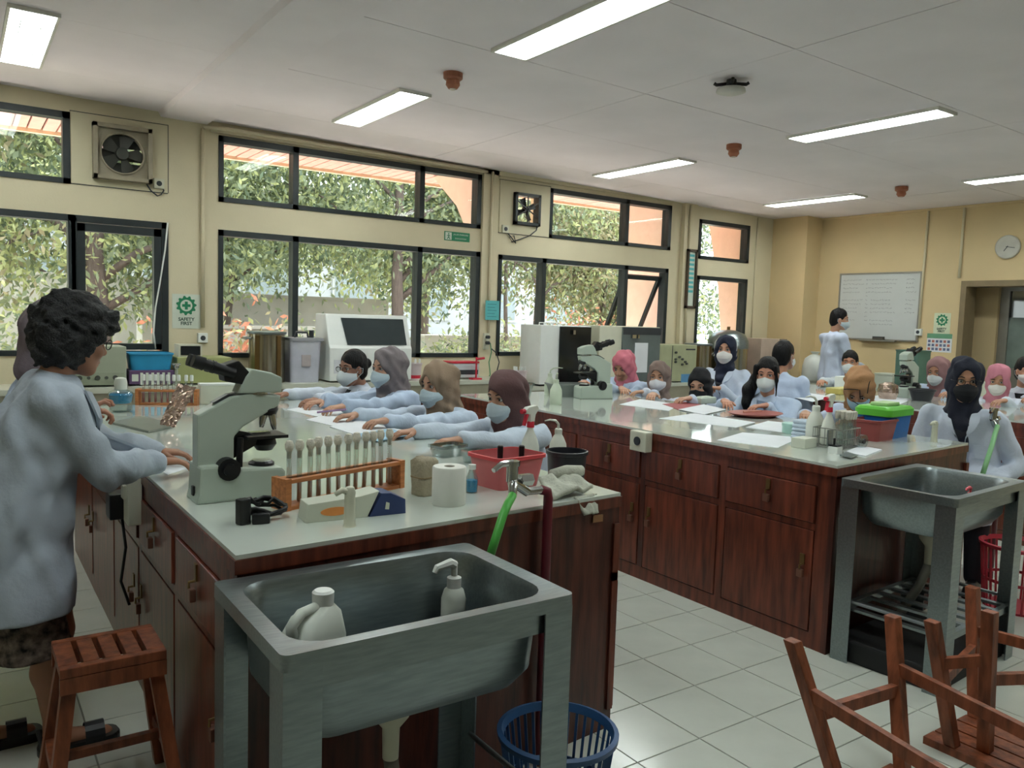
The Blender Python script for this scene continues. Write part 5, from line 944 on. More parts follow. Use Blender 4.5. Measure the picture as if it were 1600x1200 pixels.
r = appliance('tissue_box', 'white tissue box with printed sides at far end of farthest bench', 'box', 7.2, 7.42, 1.02, y0=4.6, y1=4.75, z0=BT, mat=WHITE, parts=(('pink_print', .2, .8, .3, .7, M('pink print', (190, 140, 140), .6), .002),))
GRNB = M('grey green bin', (88, 120, 106), .5); r = tub('green_bin', 'grey green plastic bin below wall calendar behind far microscope student', (8.62, 4.75, .0), .3, .26, 1.28, GRNB, taper=.9); MB().box(-.13, .13, -.11, .11, 1.2, 1.26).build('contents', WHITE, r)
# ================================================================= PEOPLE
class Field:
    """signed distance grid, meshed with surface nets: smooth continuous bodies and clothes"""
    def __init__(s, lo, hi, h):
        s.h = h; s.o = np.array(lo, np.float32); s.n = np.maximum(4, np.ceil((np.array(hi)-np.array(lo))/h).astype(int)+1); s.f = np.full(s.n, 1., np.float32)
    def sub(s, lo, hi):
        a = np.clip(np.floor((np.array(lo)-s.o)/s.h).astype(int), 0, s.n); b = np.clip(np.ceil((np.array(hi)-s.o)/s.h).astype(int)+1, 0, s.n)
        if np.any(b <= a): return None
        sl = tuple(slice(a[i], b[i]) for i in range(3)); g = [(np.arange(a[i], b[i])*s.h+s.o[i]).astype(np.float32) for i in range(3)]
        return sl, g[0][:, None, None], g[1][None, :, None], g[2][None, None, :]
    def put(s, sl, d, k, cut):
        f = s.f[sl]
        if cut:
            d = -d; hh = np.clip(.5-.5*(d-f)/k, 0, 1) if k else None; s.f[sl] = f*hh+d*(1-hh)+k*hh*(1-hh) if False else np.maximum(f, d) if k < 1e-6 else -s.smin(-f, -d, k)
        else: s.f[sl] = np.minimum(f, d) if k < 1e-6 else s.smin(f, d, k)
    @staticmethod
    def smin(a, b, k): h = np.clip(.5+.5*(b-a)/k, 0, 1); return b*(1-h)+a*h-k*h*(1-h)
    def cone(s, a, b, ra, rb=None, k=.02, cut=False):
        rb = ra if rb is None else rb; a = np.array(a, float); b = np.array(b, float); m = max(ra, rb)+k+3*s.h
        q = s.sub(np.minimum(a, b)-m, np.maximum(a, b)+m)
        if q is None: return s
        sl, X, Y, Z = q; d = b-a; L = max(1e-9, d@d); t = np.clip(((X-a[0])*d[0]+(Y-a[1])*d[1]+(Z-a[2])*d[2])/L, 0, 1)
        s.put(sl, np.sqrt((X-a[0]-t*d[0])**2+(Y-a[1]-t*d[1])**2+(Z-a[2]-t*d[2])**2)-(ra+(rb-ra)*t), k, cut); return s
    def chain(s, pts, rs, k=.015):
        for i in range(len(pts)-1): s.cone(pts[i], pts[i+1], rs[i], rs[i+1], k)
        return s
    def ell(s, c, r, R=None, k=.02, cut=False):
        c = np.array(c, float); r = np.array(r, float); m = r.max()+k+3*s.h; q = s.sub(c-m, c+m)
        if q is None: return s
        sl, X, Y, Z = q; X, Y, Z = X-c[0], Y-c[1], Z-c[2]
        if R is not None: X, Y, Z = R[0, 0]*X+R[1, 0]*Y+R[2, 0]*Z, R[0, 1]*X+R[1, 1]*Y+R[2, 1]*Z, R[0, 2]*X+R[1, 2]*Y+R[2, 2]*Z
        k0 = np.sqrt((X/r[0])**2+(Y/r[1])**2+(Z/r[2])**2)+1e-6; k1 = np.sqrt((X/r[0]**2)**2+(Y/r[1]**2)**2+(Z/r[2]**2)**2)+1e-6
        s.put(sl, k0*(k0-1)/k1, k, cut); return s
    def folds(s, amp, freq, seed, n=5, aniso=(1, 1, .45)):
        g = np.random.default_rng(seed); sl, X, Y, Z = s.sub(s.o, s.o+s.n*s.h); w = 0
        for i in range(n):
            d = g.normal(0, 1, 3)*np.array(aniso); d *= freq*(.6+.8*g.random())/np.linalg.norm(d); e = g.normal(0, 1, 3)*freq*.35
            w = w+np.sin(X*d[0]+Y*d[1]+Z*d[2]+g.uniform(0, 6)+1.1*np.sin(X*e[0]+Y*e[1]+Z*e[2]))
        s.f += (amp*w/n*1.6).astype(np.float32); return s
    def below(s, z): 
        zz = np.arange(s.n[2])*s.h+s.o[2]; s.f = np.maximum(s.f, (z-zz)[None, None, :].astype(np.float32)); return s
    def at(s, p):
        i = np.clip(((np.array(p)-s.o)/s.h), 0, s.n-1.001); a = i.astype(int); t = i-a; v = 0
        for dx in (0, 1):
            for dy in (0, 1):
                for dz in (0, 1): v += s.f[a[0]+dx, a[1]+dy, a[2]+dz]*(t[0] if dx else 1-t[0])*(t[1] if dy else 1-t[1])*(t[2] if dz else 1-t[2])
        return v
    def hit(s, p, d, far=.6):
        """march from p along d to the surface"""
        p = np.array(p, float); d = np.array(d, float); t = 0
        while t < far:
            if s.at(p+d*t) < 0:
                return p+d*(t-s.h*.5)
            t += s.h*.5
        return None
    def mesh(s):
        f = s.f.copy(); f[0] = f[-1] = 1; f[:, 0] = f[:, -1] = 1; f[:, :, 0] = f[:, :, -1] = 1
        ins = f < 0; nx, ny, nz = f.shape; C = np.zeros((nx-1, ny-1, nz-1), int)
        for dx in (0, 1):
            for dy in (0, 1):
                for dz in (0, 1): C += ins[dx:nx-1+dx, dy:ny-1+dy, dz:nz-1+dz]
        ids = np.argwhere((C > 0) & (C < 8)); acc = np.zeros((len(ids), 3)); cnt = np.zeros(len(ids)); i, j, k = ids.T
        for ax in range(3):
            for u in (0, 1):
                for v in (0, 1):
                    o = [0, 0, 0]; o[(ax+1) % 3] = u; o[(ax+2) % 3] = v; e = list(o); e[ax] = 1
                    a = f[i+o[0], j+o[1], k+o[2]]; b = f[i+e[0], j+e[1], k+e[2]]; m = (a < 0) != (b < 0); t = np.where(m, a/np.where(m, a-b, 1), 0)
                    p = np.array(o, float)[None]+t[:, None]*(np.array(e)-np.array(o))[None]; acc[m] += p[m]; cnt[m] += 1
        V = (ids+acc/cnt[:, None])*s.h+s.o; idx = np.full(C.shape, -1); idx[i, j, k] = np.arange(len(ids)); F = []
        for ax in range(3):
            sl0 = [slice(1, -1)]*3; sl0[ax] = slice(0, -1); sl1 = list(sl0); sl1[ax] = slice(1, None)
            a = ins[tuple(sl0)]; b = ins[tuple(sl1)]; q = np.argwhere(a != b); 
            if not len(q): continue
            w = a[tuple(q.T)]; off = np.ones(3, int); off[ax] = 0; q = q+off; u, v = (ax+1) % 3, (ax+2) % 3; c = []
            for du, dv in ((1, 1), (0, 1), (0, 0), (1, 0)):
                z = q.copy(); z[:, u] -= du; z[:, v] -= dv; c.append(idx[tuple(z.T)])
            c = np.stack(c, 1); c = np.where(w[:, None], c, c[:, ::-1]); F.append(c)
        return V, np.concatenate(F) if F else np.zeros((0, 4), int)
def grid_obj(name, fields, mats, parent, fm=None, tags=None):
    Vs, Fs, mi, n = [], [], [], 0; O = np.array(parent.location)
    for q, fl in enumerate(fields):
        V, F = fl.mesh() if isinstance(fl, Field) else fl
        Vs.append(V-O); Fs.append(F+n); n += len(V); mi += [fm[q] if fm else 0]*len(F)
    V = np.concatenate(Vs); F = np.concatenate(Fs); me = bpy.data.meshes.new(name); me.from_pydata(V.tolist(), [], F.tolist())
    for m in (mats if isinstance(mats, list) else [mats]): me.materials.append(m)
    if fm: me.polygons.foreach_set('material_index', mi)
    me.polygons.foreach_set('use_smooth', [True]*len(F)); o = obj(name, me, parent)
    for k, v in (tags or {}).items(): o[k] = v
    return o
def mb_field(mb):
    """MB geometry as quads for joining to a body mesh"""
    return np.array([tuple(v) for v in mb.v]), np.array([f if len(f) == 4 else (f[0], f[1], f[2], f[2]) for f in mb.f if len(f) in (3, 4)])
SKINM = {}
def skin(c): return M('skin %d %d %d' % c, c, .5, var=.05, scale=12, sub=.12)
COATM = {}
def coatmat(c): return M('lab coat cotton %d %d %d' % c, c, .85, var=.03, scale=5, bump=.12, bscale=55)
def clothmat(c): return M('scarf cloth %d %d %d' % c, c, .85, var=.06, scale=10, bump=.15, bscale=90)
EYEW = M('eye white', (196, 190, 184), .25, var=0); IRIS = M('dark eye', (24, 18, 16), .2, var=0); BROW = M('dark brow hair', (34, 26, 24), .7, var=0); HAIR = M('black hair', (15, 14, 16), .5, spec=.25, var=.3, scale=40, stretch=(1, 1, .2), bump=.4, bscale=120); LIP = M('lip', (150, 86, 80), .45, var=0)
def nrm(v): v = np.array(v, float); return v/max(1e-9, np.linalg.norm(v))
def hand_field(W, d, up, thumb, curl, h, sc=1., spread=.02, fd=None):
    """palm, four unequal bent fingers and a thumb leaving the side of the palm"""
    W = np.array(W, float); d = nrm(d); up = nrm(np.array(up)-d*(np.array(up)@d)); s = np.cross(up, d)*thumb; L = .2*sc; f = Field(W-.17*sc, W+.2*sc, h)
    kn = []
    for i in range(4):
        o = (1.5-i)*.0185*sc; kx = W+d*(.082-.004*abs(i-1.2))*sc+s*o+up*.004*sc; kn.append(kx); f.cone(W+s*o*.55, kx, .0145*sc, .0098*sc, .012*sc)
    f.cone(W-(d if fd is None else fd)*.05*sc, W, .021*sc, .019*sc, .012)
    for i, ln in enumerate((.068, .076, .071, .056)):
        a = kn[i]; dd = nrm(d+s*(1.5-i)*spread*2); ang = curl*(.5+.08*i); p = a
        for q, (fr, ra, rb) in enumerate(((.44, .0092, .0082), (.3, .0082, .0075), (.26, .0075, .0062))):
            dirn = dd*math.cos(ang)-up*math.sin(ang); e = p+dirn*ln*fr*sc; f.cone(p, e, ra*sc, rb*sc, .003*sc); p = e; ang += curl*.75
    b = W+d*.018*sc+s*.022*sc; m = b+nrm(d*.55+s*.75-up*.15)*.042*sc; e = m+nrm(d*.9+s*.25-up*.25)*.032*sc; f.cone(W+d*.02*sc, b, .016*sc, .0135*sc, .01); f.cone(b, m, .0135*sc, .0105*sc, .006); f.cone(m, e, .0105*sc, .0085*sc, .003); return f
def ik(S, T, l1, l2, pole):
    S, T = np.array(S, float), np.array(T, float); d = T-S; D = np.linalg.norm(d); D2 = min(D, (l1+l2)*.995); u = d/max(D, 1e-6); a = (l1*l1-l2*l2+D2*D2)/(2*D2); hh = math.sqrt(max(0, l1*l1-a*a)); p = np.array(pole, float); p = nrm(p-u*(p@u)); return S+u*a+p*hh, S+u*D2
def person(label, xy, yaw, head, hyaw=0, hpitch=0, hroll=0, seat=None, pel=None, lh=None, rh=None, coat=(190, 199, 212), cover='hijab', ccol=(120, 110, 110), sk=(176, 130, 104), mask=(206, 214, 216), mtype='flat', glasses=False, shirt=(36, 38, 46), hh=.007, hem=.55, curl=.5, knees=.42, sh=.158, coath=.0105, hands=True, scale=1.1, hunch=.35, strap_over=False, legs=None, drape=1., bulk=.96, lh_dir=None, rh_dir=None, lean_side=0):
    F = np.array([math.cos(yaw), math.sin(yaw), 0]); Lf = np.array([-F[1], F[0], 0]); Z = np.array([0, 0, 1.])
    r = thing('person', label, 'person', (xy[0], xy[1], 0)); C = np.array(head, float)
    pz = seat+.09 if seat else .86*scale
    Pv = np.array([xy[0], xy[1], pz]) if pel is None else np.array(pel, float)
    a, b, c = math.radians(hyaw)+yaw, math.radians(hpitch), math.radians(hroll)
    Rm = np.array((Matrix.Rotation(a, 3, 'Z') @ Matrix.Rotation(-b, 3, 'Y') @ Matrix.Rotation(c, 3, 'X'))); Hs = .93*scale
    T = lambda f, l, u: C+Rm @ (np.array([f, l, u])*Hs)
    N = T(-.03-.015*hunch, 0, -.12+.02*hunch)-Z*(.065-.025*hunch)*Hs-F*.02*hunch; Sc = N*.9+np.array([*(Pv[:2]*.1), 0])+Z*0; Sc[2] = N[2]-(.045-.01*hunch)*scale
    Ut = nrm(Sc-Pv); Ft = nrm(F-Ut*(F@Ut)); SL, SR = Sc+Lf*sh*scale-Ut*.02-Ft*.005, Sc-Lf*sh*scale-Ut*.02-Ft*.005; sm = skin(sk)
    # arms
    defL = Pv+F*.30+Lf*.16+Z*.02; defR = Pv+F*.30-Lf*.16+Z*.02; arms = []
    for S, tg, sg, dr in ((SL, lh if lh is not None else defL, 1, lh_dir), (SR, rh if rh is not None else defR, -1, rh_dir)):
        E, Wr = ik(S, tg, .265*scale, .235*scale, -Z*.8+Lf*sg*.45-F*.25); arms.append((S, E, Wr, sg, nrm((Wr-E)*np.array([1, 1, .0])-Z*.02) if dr is None else nrm(dr)))
    # body: head, neck, trunk, forearms as one surface
    hf = Field(C-.22, C+.2, hh*.8); hf.ell(T(-.012, 0, .032), (.094*Hs, .074*Hs, .092*Hs), Rm, .02); hf.ell(T(.034, 0, -.045), (.058*Hs, .056*Hs, .078*Hs), Rm, .03); hf.cone(T(.062, -.012, -.102), T(.062, .012, -.102), .021*Hs, .021*Hs, .02)
    hf.cone(T(.02, .05, -.06), T(.05, .03, -.095), .016*Hs, .014*Hs, .025); hf.cone(T(.02, -.05, -.06), T(.05, -.03, -.095), .016*Hs, .014*Hs, .025)
    for sg in (-1, 1): hf.ell(T(.083, sg*.031, .004), (.014*Hs, .016*Hs, .011*Hs), Rm, .012, cut=True); hf.cone(T(.078, sg*.016, .024), T(.066, sg*.048, .022), .010*Hs, .008*Hs, .014); hf.ell(T(.07, sg*.038, -.035), (.016*Hs,)*3, Rm, .02)
    hf.cone(T(.078, 0, .008), T(.1, 0, -.03), .0085*Hs, .0125*Hs, .012); 
    for sg in (-1, 1): hf.ell(T(.09, sg*.012, -.033), (.009*Hs,)*3, Rm, .006)
    hf.ell(T(.083, 0, -.066), (.011*Hs, .022*Hs, .006*Hs), Rm, .006); hf.ell(T(.081, 0, -.079), (.012*Hs, .019*Hs, .007*Hs), Rm, .006)
    if cover != 'hijab':
        for sg in (-1, 1): hf.ell(T(-.002, sg*.072, -.012), (.018*Hs, .010*Hs, .031*Hs), Rm, .008)
    hf.cone(T(-.03, 0, -.05), N, .05*Hs, .05*Hs, .03)
    _p = np.array([SL, SR, Pv, N]+[a_[1] for a_ in arms]+[a_[2] for a_ in arms]); tf = Field(_p.min(0)-.15, _p.max(0)+.15, .016); tf.cone(N+Z*.02, Sc, .046*Hs, .05*Hs, .03); tf.cone(Sc-Ut*.06, Pv+Ut*.05, .06*scale, .06*scale, .04); tf.cone(SL-Lf*.03, SR+Lf*.03, .035*scale, None, .03)
    for S, E, Wr, sg, dd in arms: tf.cone(S, E, .036, .034, .02); tf.cone(E, E+(Wr-E)*.55, .034, .03, .02)
    fl, fm = [hf, tf], [0, 0]
    hs = .0045 if hh < .0065 else .0055
    for S, E, Wr, sg, dd in arms:
        if hands:
            af = Field(np.minimum(E, Wr)-.09, np.maximum(E, Wr)+.09, .009); af.cone(E+(Wr-E)*.25, Wr, .03*scale, .021*scale, .01); fl.append(af); fm.append(0)
            up = Z if abs(dd[2]) < .8 else -F
            fl.append(hand_field(Wr, dd, up, -sg, curl, hs, .9*scale, fd=nrm(Wr-E))); fm.append(0)
    eb = MB(); ib = MB(); bb = MB(); lb = MB()
    for sg in (-1, 1):
        eb.ball(T(.0705, sg*.031, .004), .0122*Hs, 10, 8); e = T(.0815, sg*.0315, .0035); ib.ball(e, .0055*Hs, 8, 6); bb.tube([T(.0885, sg*.014, .026), T(.0865, sg*.03, .031), T(.075, sg*.047, .026)], [.003*Hs, .0038*Hs, .0022*Hs], 6); bb.tube([T(.0825, sg*.02, .0095), T(.0835, sg*.031, .0125), T(.075, sg*.044, .008)], [.0016*Hs]*3, 5)
    fl += [mb_field(eb), mb_field(ib), mb_field(bb)]; fm += [1, 2, 3]
    if not mask: lb.ball(T(.0905, 0, -.07), (.006*Hs, .02*Hs, .004*Hs)); fl.append(mb_field(lb)); fm.append(4)
    if legs: fl.append(legs(Pv, F, Lf, Z, r, sm)); fm.append(0)
    grid_obj('body', fl, [sm, EYEW, IRIS, BROW, LIP], r, fm)
    # coat
    pts = [Pv, SL, SR, *[a[1] for a in arms], *[a[2] for a in arms]]; lo = np.min(pts, 0)-.2; hi = np.max(pts, 0)+.17
    kn = []
    if seat:
        for sg in (-1, 1): k = Pv+F*knees+Lf*sg*.1; k[2] = seat+.07; kn.append(k)
        lo = np.minimum(lo, np.min(kn, 0)-.14); hi = np.maximum(hi, np.max(kn, 0)+.14)
    else: lo[2] = hem-.05
    cf = Field(lo, hi, coath); B = bulk*scale; mid = Pv*.35+Sc*.65
    for sg in (-1, 1): cf.cone(Pv+Lf*sg*.062, mid+Lf*sg*.06, .118*B, .104*B, .03); cf.cone(mid+Lf*sg*.06, Sc+Lf*sg*.07-Ut*.06, .104*B, .088*B, .03)
    cf.cone(SL, SR, .056*B, None, .04); cf.cone(N-Z*.005, Sc, .053*B, .07*B, .04); cf.ell(mid+Ft*.055+Ut*.05, (.09*B,)*3, None, .05)
    for S, E, Wr, sg, dd in arms: cf.cone(S, E, .061*B, .052*B, .03); e2 = E+(Wr-E)*(.9 if hands else .95); cf.cone(E, e2, .051*B, .042*B, .025)
    if seat:
        for k, sg in zip(kn, (-1, 1)): cf.cone(Pv+Lf*sg*.07-Z*.02, k, .108*B, .082, .04); cf.cone(k, k-Z*.16+F*.02, .085, .07, .03)
        cf.cone(Pv-F*.06, Pv-F*.09-Z*.1, .13*B, .12, .04); cf.cone(kn[0], kn[1], .06, None, .04)
    else:
        for sg in (-1, 1): cf.cone(Pv+Lf*sg*.06, np.array([Pv[0], Pv[1], hem-.1])+Lf*sg*.075-F*.02, .122*B, .15*B, .04)
    cf.folds(.012, 50, int(abs(xy[0]*97+xy[1]*31)*10) % 999, 6); 
    if not seat: cf.below(hem)
    cm = coatmat(coat); grid_obj('lab_coat', [cf], cm, r)
    def wrap(name, rows, mat, off=.004, th=.005):
        """thin cloth piece laid on the coat front; rows of (l, u) points measured from the chest centre"""
        vs, ok = [], True; nx = len(rows[0])
        for row in rows:
            for l, u in row:
                p = Sc+Lf*l*scale+Ut*u*scale+Ft*.34; h = cf.hit(p, -Ft)
                if h is None: return
                vs.append(h+Ft*off)
        vs = np.array(vs); O = np.array(r.location); n = len(vs); A = [tuple(v-O) for v in vs]+[tuple(v-O+Ft*th) for v in vs]; fs = []
        for j in range(len(rows)-1):
            for i in range(nx-1): q = j*nx+i; fs.append((q, q+1, q+nx+1, q+nx)); fs.append((n+q, n+q+nx, n+q+nx+1, n+q+1))
        bd = list(range(nx))+[j*nx+nx-1 for j in range(1, len(rows))]+[(len(rows)-1)*nx+i for i in range(nx-2, -1, -1)]+[j*nx for j in range(len(rows)-2, 0, -1)]
        for q in range(len(bd)): x, y = bd[q], bd[(q+1) % len(bd)]; fs.append((x, n+x, n+y, y))
        mb = MB(); mb.add(A, fs); return mb.build(name, mat, r, smooth='auto')
    lp = lambda a, b, n: [(a[0]+(b[0]-a[0])*i/n, a[1]+(b[1]-a[1])*i/n) for i in range(n+1)]
    if shirt: wrap('shirt_front', [lp((-.05*(1-t), .02-.2*t), (.05*(1-t), .02-.2*t), 4) for t in (0, .25, .5, .75, .96)], M('shirt %d %d %d' % shirt, shirt, .8), .003, .003)
    for sg in (-1, 1): wrap('lapel', [lp((sg*(.05*(1-t)+.002), .025-.22*t), (sg*(.05*(1-t)+.002+.055*math.sin(min(1, t*1.25+.25)*math.pi)**.6*(1-t*.5)), .03-.205*t), 2) for t in (0, .2, .4, .6, .8, 1.)], cm, .008, .009)
    wrap('placket', [lp((-.012, -.2-.03*i), (.014, -.2-.03*i), 2) for i in range(5)], cm, .004, .004)
    wrap('breast_pocket', [lp((.055, -.14-.025*i), (.125, -.14-.025*i), 3) for i in range(4)], cm, .004, .004)
    # head covering
    if cover == 'hijab':
        K = .03; jf = Field(np.minimum(C, Sc)-.27, np.maximum(C, Sc)+.25, hh); hm = clothmat(ccol)
        jf.ell(T(-.014, 0, .036), (.113*Hs, .093*Hs, .107*Hs), Rm, K); jf.ell(T(-.03, 0, -.04), (.1*Hs, .093*Hs, .105*Hs), Rm, K); jf.cone(T(.012, 0, -.105), N+Ft*.025, .07*Hs, .074*Hs, K)
        jf.ell(T(-.105, 0, .025), (.055*Hs, .07*Hs, .07*Hs), Rm, .05)
        for sg in (-1, 1): jf.cone(N+Lf*sg*.02-Z*.01, Sc+Lf*sg*.06*drape+Ut*.015, .068*Hs, .05, .035)
        jf.cone(T(-.055, 0, -.07), N-Ft*.045, .078*Hs, .07, .04); jf.cone(N+Ft*.045, Sc+Ft*.095*B+Ut*(-.05*drape), .066*Hs, .045, .04)
        tip = cf.hit(Sc-Ut*.17*drape+Ft*.34+Lf*.02, -Ft)
        if tip is not None: jf.cone(Sc+Ft*.1*B-Ut*.06*drape, tip, .05, .018, .03)
        jf.ell(T(.118, 0, -.014), (.088*Hs, .0575*Hs, .083*Hs), Rm, .008, cut=True); jf.ell(T(.10, 0, -.02), (.055*Hs, .05*Hs, .078*Hs), Rm, .006, cut=True); jf.folds(.010, 62, int(abs(xy[1]*53)*10) % 997, 5, (.7, .7, .7)); grid_obj('hijab', [jf], hm, r)
    elif cover in ('short', 'tied', 'curly', 'pony'):
        ex = .03 if cover == 'curly' else 0; jf = Field(C-.26-(.18 if cover == 'pony' else 0), C+.24, hh); seed = int(abs(xy[0]*70)) % 100; g = np.random.default_rng(seed)
        jf.ell(T(-.018, 0, .038), ((.1+ex)*Hs, (.081+ex*.9)*Hs, (.097+ex*.8)*Hs), Rm, .02); jf.ell(T(-.045, 0, -.02), ((.07+ex)*Hs, (.077+ex)*Hs, (.085+ex*.8)*Hs), Rm, .03)
        if cover == 'curly':
            for q in range(150):
                d = nrm(g.normal(0, 1, 3)); 
                if d[0] > .45 and d[2] < .35: continue
                p = T(-.02+.115*d[0], .1*d[1], .03+.112*d[2]*(1 if d[2] > 0 else 1.15)); jf.ell(p, (g.uniform(.014, .026),)*3, None, .01)
            for q in range(14): jf.ell(T(.075+g.uniform(0, .03), g.uniform(-.06, .06), .085+g.uniform(-.03, .02)), (.02,)*3, None, .012)
            jf.ell(T(.125, -.02, -.05), (.105*Hs, .12*Hs, .1*Hs), Rm, .012, cut=True); jf.folds(.011, 95, seed, 7, (1, 1, 1)); jf.folds(.006, 190, seed+1, 6, (1, 1, 1))
        else:
            jf.ell(T(.105, 0, -.03), (.083*Hs, .083*Hs, .083*Hs), Rm, .012, cut=True); jf.ell(T(.05, 0, -.105), (.09*Hs, .1*Hs, .085*Hs), Rm, .012, cut=True)
            for sg in (-1, 1): jf.ell(T(.01, sg*.085, -.02), (.026*Hs, .02*Hs, .036*Hs), Rm, .01, cut=True)
            jf.folds(.003, 110, seed, 5, (1, 1, .3))
            if cover == 'pony':
                jf.chain([T(-.09, -.03, .01), T(-.1, -.09, -.05), T(-.05, -.135, -.13), T(-.02, -.14, -.23), T(0, -.13, -.32)], [.035, .042, .046, .04, .012], .03); jf.chain([T(.05, -.075, .06), T(.055, -.083, -.03), T(.04, -.08, -.12)], [.018, .014, .006], .02); jf.chain([T(.06, .066, .06), T(.062, .076, -.03), T(.05, .075, -.15)], [.014, .01, .005], .02)
            if cover == 'tied': jf.ell(T(-.13, 0, .02), (.038, .045, .04), None, .02)
        grid_obj('hair', [jf], HAIR if ccol is None or cover != 'curly' else M('greying black hair', (22, 23, 25), .6, var=.4, scale=50, bump=.5, bscale=160), r)
    # mask
    if mask:
        mm = M('face mask %d %d %d' % mask, mask, .8, var=.02, bump=.1, bscale=120); nx, ny = 14, 10; vs = []
        for off in (0, .002):
            for j in range(ny+1):
                t = j/ny
                for i in range(nx+1):
                    th = math.radians(-82+164*i/nx); sn = abs(math.sin(th)); zt = -.006-.026*sn; zb = -.122+.05*sn**2; z = zt+(zb-zt)*t; bul = .106+.016*math.sin(math.pi*min(1, t*1.1))-.022*max(0, t-.6)/.4
                    if mtype == 'cup': bul += .012*math.sin(math.pi*t)*math.cos(th)**2
                    else: bul += .0022*math.sin(t*math.pi*7)
                    bul += off; vs.append(T(.004+(bul-.004)*math.cos(th)**.9, (.067+off+.004*math.sin(math.pi*t))*math.sin(th), z))
        n = (nx+1)*(ny+1); fs = [(j*(nx+1)+i, j*(nx+1)+i+1, (j+1)*(nx+1)+i+1, (j+1)*(nx+1)+i) for j in range(ny) for i in range(nx)]; F4 = fs+[tuple(n+q for q in f[::-1]) for f in fs]
        bd = list(range(nx+1))+[j*(nx+1)+nx for j in range(1, ny+1)]+[ny*(nx+1)+i for i in range(nx-1, -1, -1)]+[j*(nx+1) for j in range(ny-1, 0, -1)]
        F4 += [(bd[q], bd[(q+1) % len(bd)], n+bd[(q+1) % len(bd)], n+bd[q]) for q in range(len(bd))]
        O = np.array(r.location); mb = MB(); mb.add([tuple(v-O) for v in vs], F4); mo = mb.build('face_mask', mm, r, smooth='auto'); sb = MB()
        for sg in (-1, 1):
            if strap_over: sb.tube([T(.03, sg*.075, -.03)-O, T(.0, sg*.098, .0)-O, T(-.03, sg*.1, .07)-O, T(-.03, sg*.06, .135)-O], .002*Hs, 5); sb.tube([T(.03, sg*.075, -.06)-O, T(-.0, sg*.098, -.05)-O, T(-.05, sg*.096, -.0)-O], .002*Hs, 5)
            elif cover != 'hijab': sb.tube([T(.02, sg*.068, -.03)-O, T(-.0, sg*.083, .005)-O, T(-.022, sg*.086, .0)-O, T(-.018, sg*.084, -.03)-O, T(.02, sg*.066, -.066)-O], .0018*Hs, 5)
        if sb.v: sb.build('ear_loop', mm, mo)
    if glasses:
        gb = MB(); O = np.array(r.location); gm = M('glasses frame', (40, 38, 40), .3, metal=.4)
        for sg in (-1, 1):
            gb.tube([T(.1, sg*.034+.023*math.cos(q*math.pi/8), .0+.018*math.sin(q*math.pi/8))-O for q in range(16)], .0019, 5, close=True); gb.tube([T(.1, sg*.057, .006)-O, T(.06, sg*.076, .008)-O, T(-.005, sg*.08, .004)-O], .0018, 5)
        gb.tube([T(.1, -.011, .004)-O, T(.103, 0, .007)-O, T(.1, .011, .004)-O], .0016, 5); go = gb.build('glasses', gm, r, smooth=True)
        for sg in (-1, 1): lb2 = MB(); lb2.add([T(.1, sg*.034+.022*math.cos(q*math.pi/8), .017*math.sin(q*math.pi/8))-O for q in range(16)], [tuple(range(16))]); lb2.build('lens', GLASS, go)
    if seat:
        tr = Field(np.min(kn, 0)-np.array([.16, .16, seat]), np.max(kn, 0)+.16, .014)
        tr.o[2] = -.02
        for k in kn: tr.cone(k-Z*.1, np.array([k[0], k[1], .09])-F*.06, .07, .052, .02)
        grid_obj('trousers', [tr], M('dark trousers', (40, 42, 50), .8), r); sb = MB()
        for k in kn:
            c = np.array([k[0], k[1], 0])-F*.02-np.array(r.location); R3 = Matrix.Rotation(yaw, 3, 'Z'); b4 = MB().rrect(0, 0, .23, .085, .035, 0, 3); sb.rings([[R3 @ Vector((x*s_+.02, y*s_, z)) + Vector(c) for x, y, _ in b4] for s_, z in ((1, .0), (1, .03), (.85, .06), (.5, .085))])
        sb.build('shoe', BLACK, r)
        stl = thing('lab_stool', 'wooden stool under the '+label.replace('seated ', '', 1), 'stool', (Pv[0], Pv[1], 0), yaw); stl['label'] = ' '.join(stl['label'].split()[:16])
        h = seat-.008; q = .018; MB().box(-.15, .15, -.14, .14, h-.03, h).build('seat', WOODS, stl)
        for sx in (-1, 1):
            for sy in (-1, 1): MB().hexa([(sx*.15-q, sy*.14-q, 0), (sx*.15+q, sy*.14-q, 0), (sx*.15+q, sy*.14+q, 0), (sx*.15-q, sy*.14+q, 0)], [(sx*.12-q, sy*.11-q, h-.03), (sx*.12+q, sy*.11-q, h-.03), (sx*.12+q, sy*.11+q, h-.03), (sx*.12-q, sy*.11+q, h-.03)]).build('leg', WOODS, stl)
    return r
PI = math.pi
BLU = (176, 192, 214)
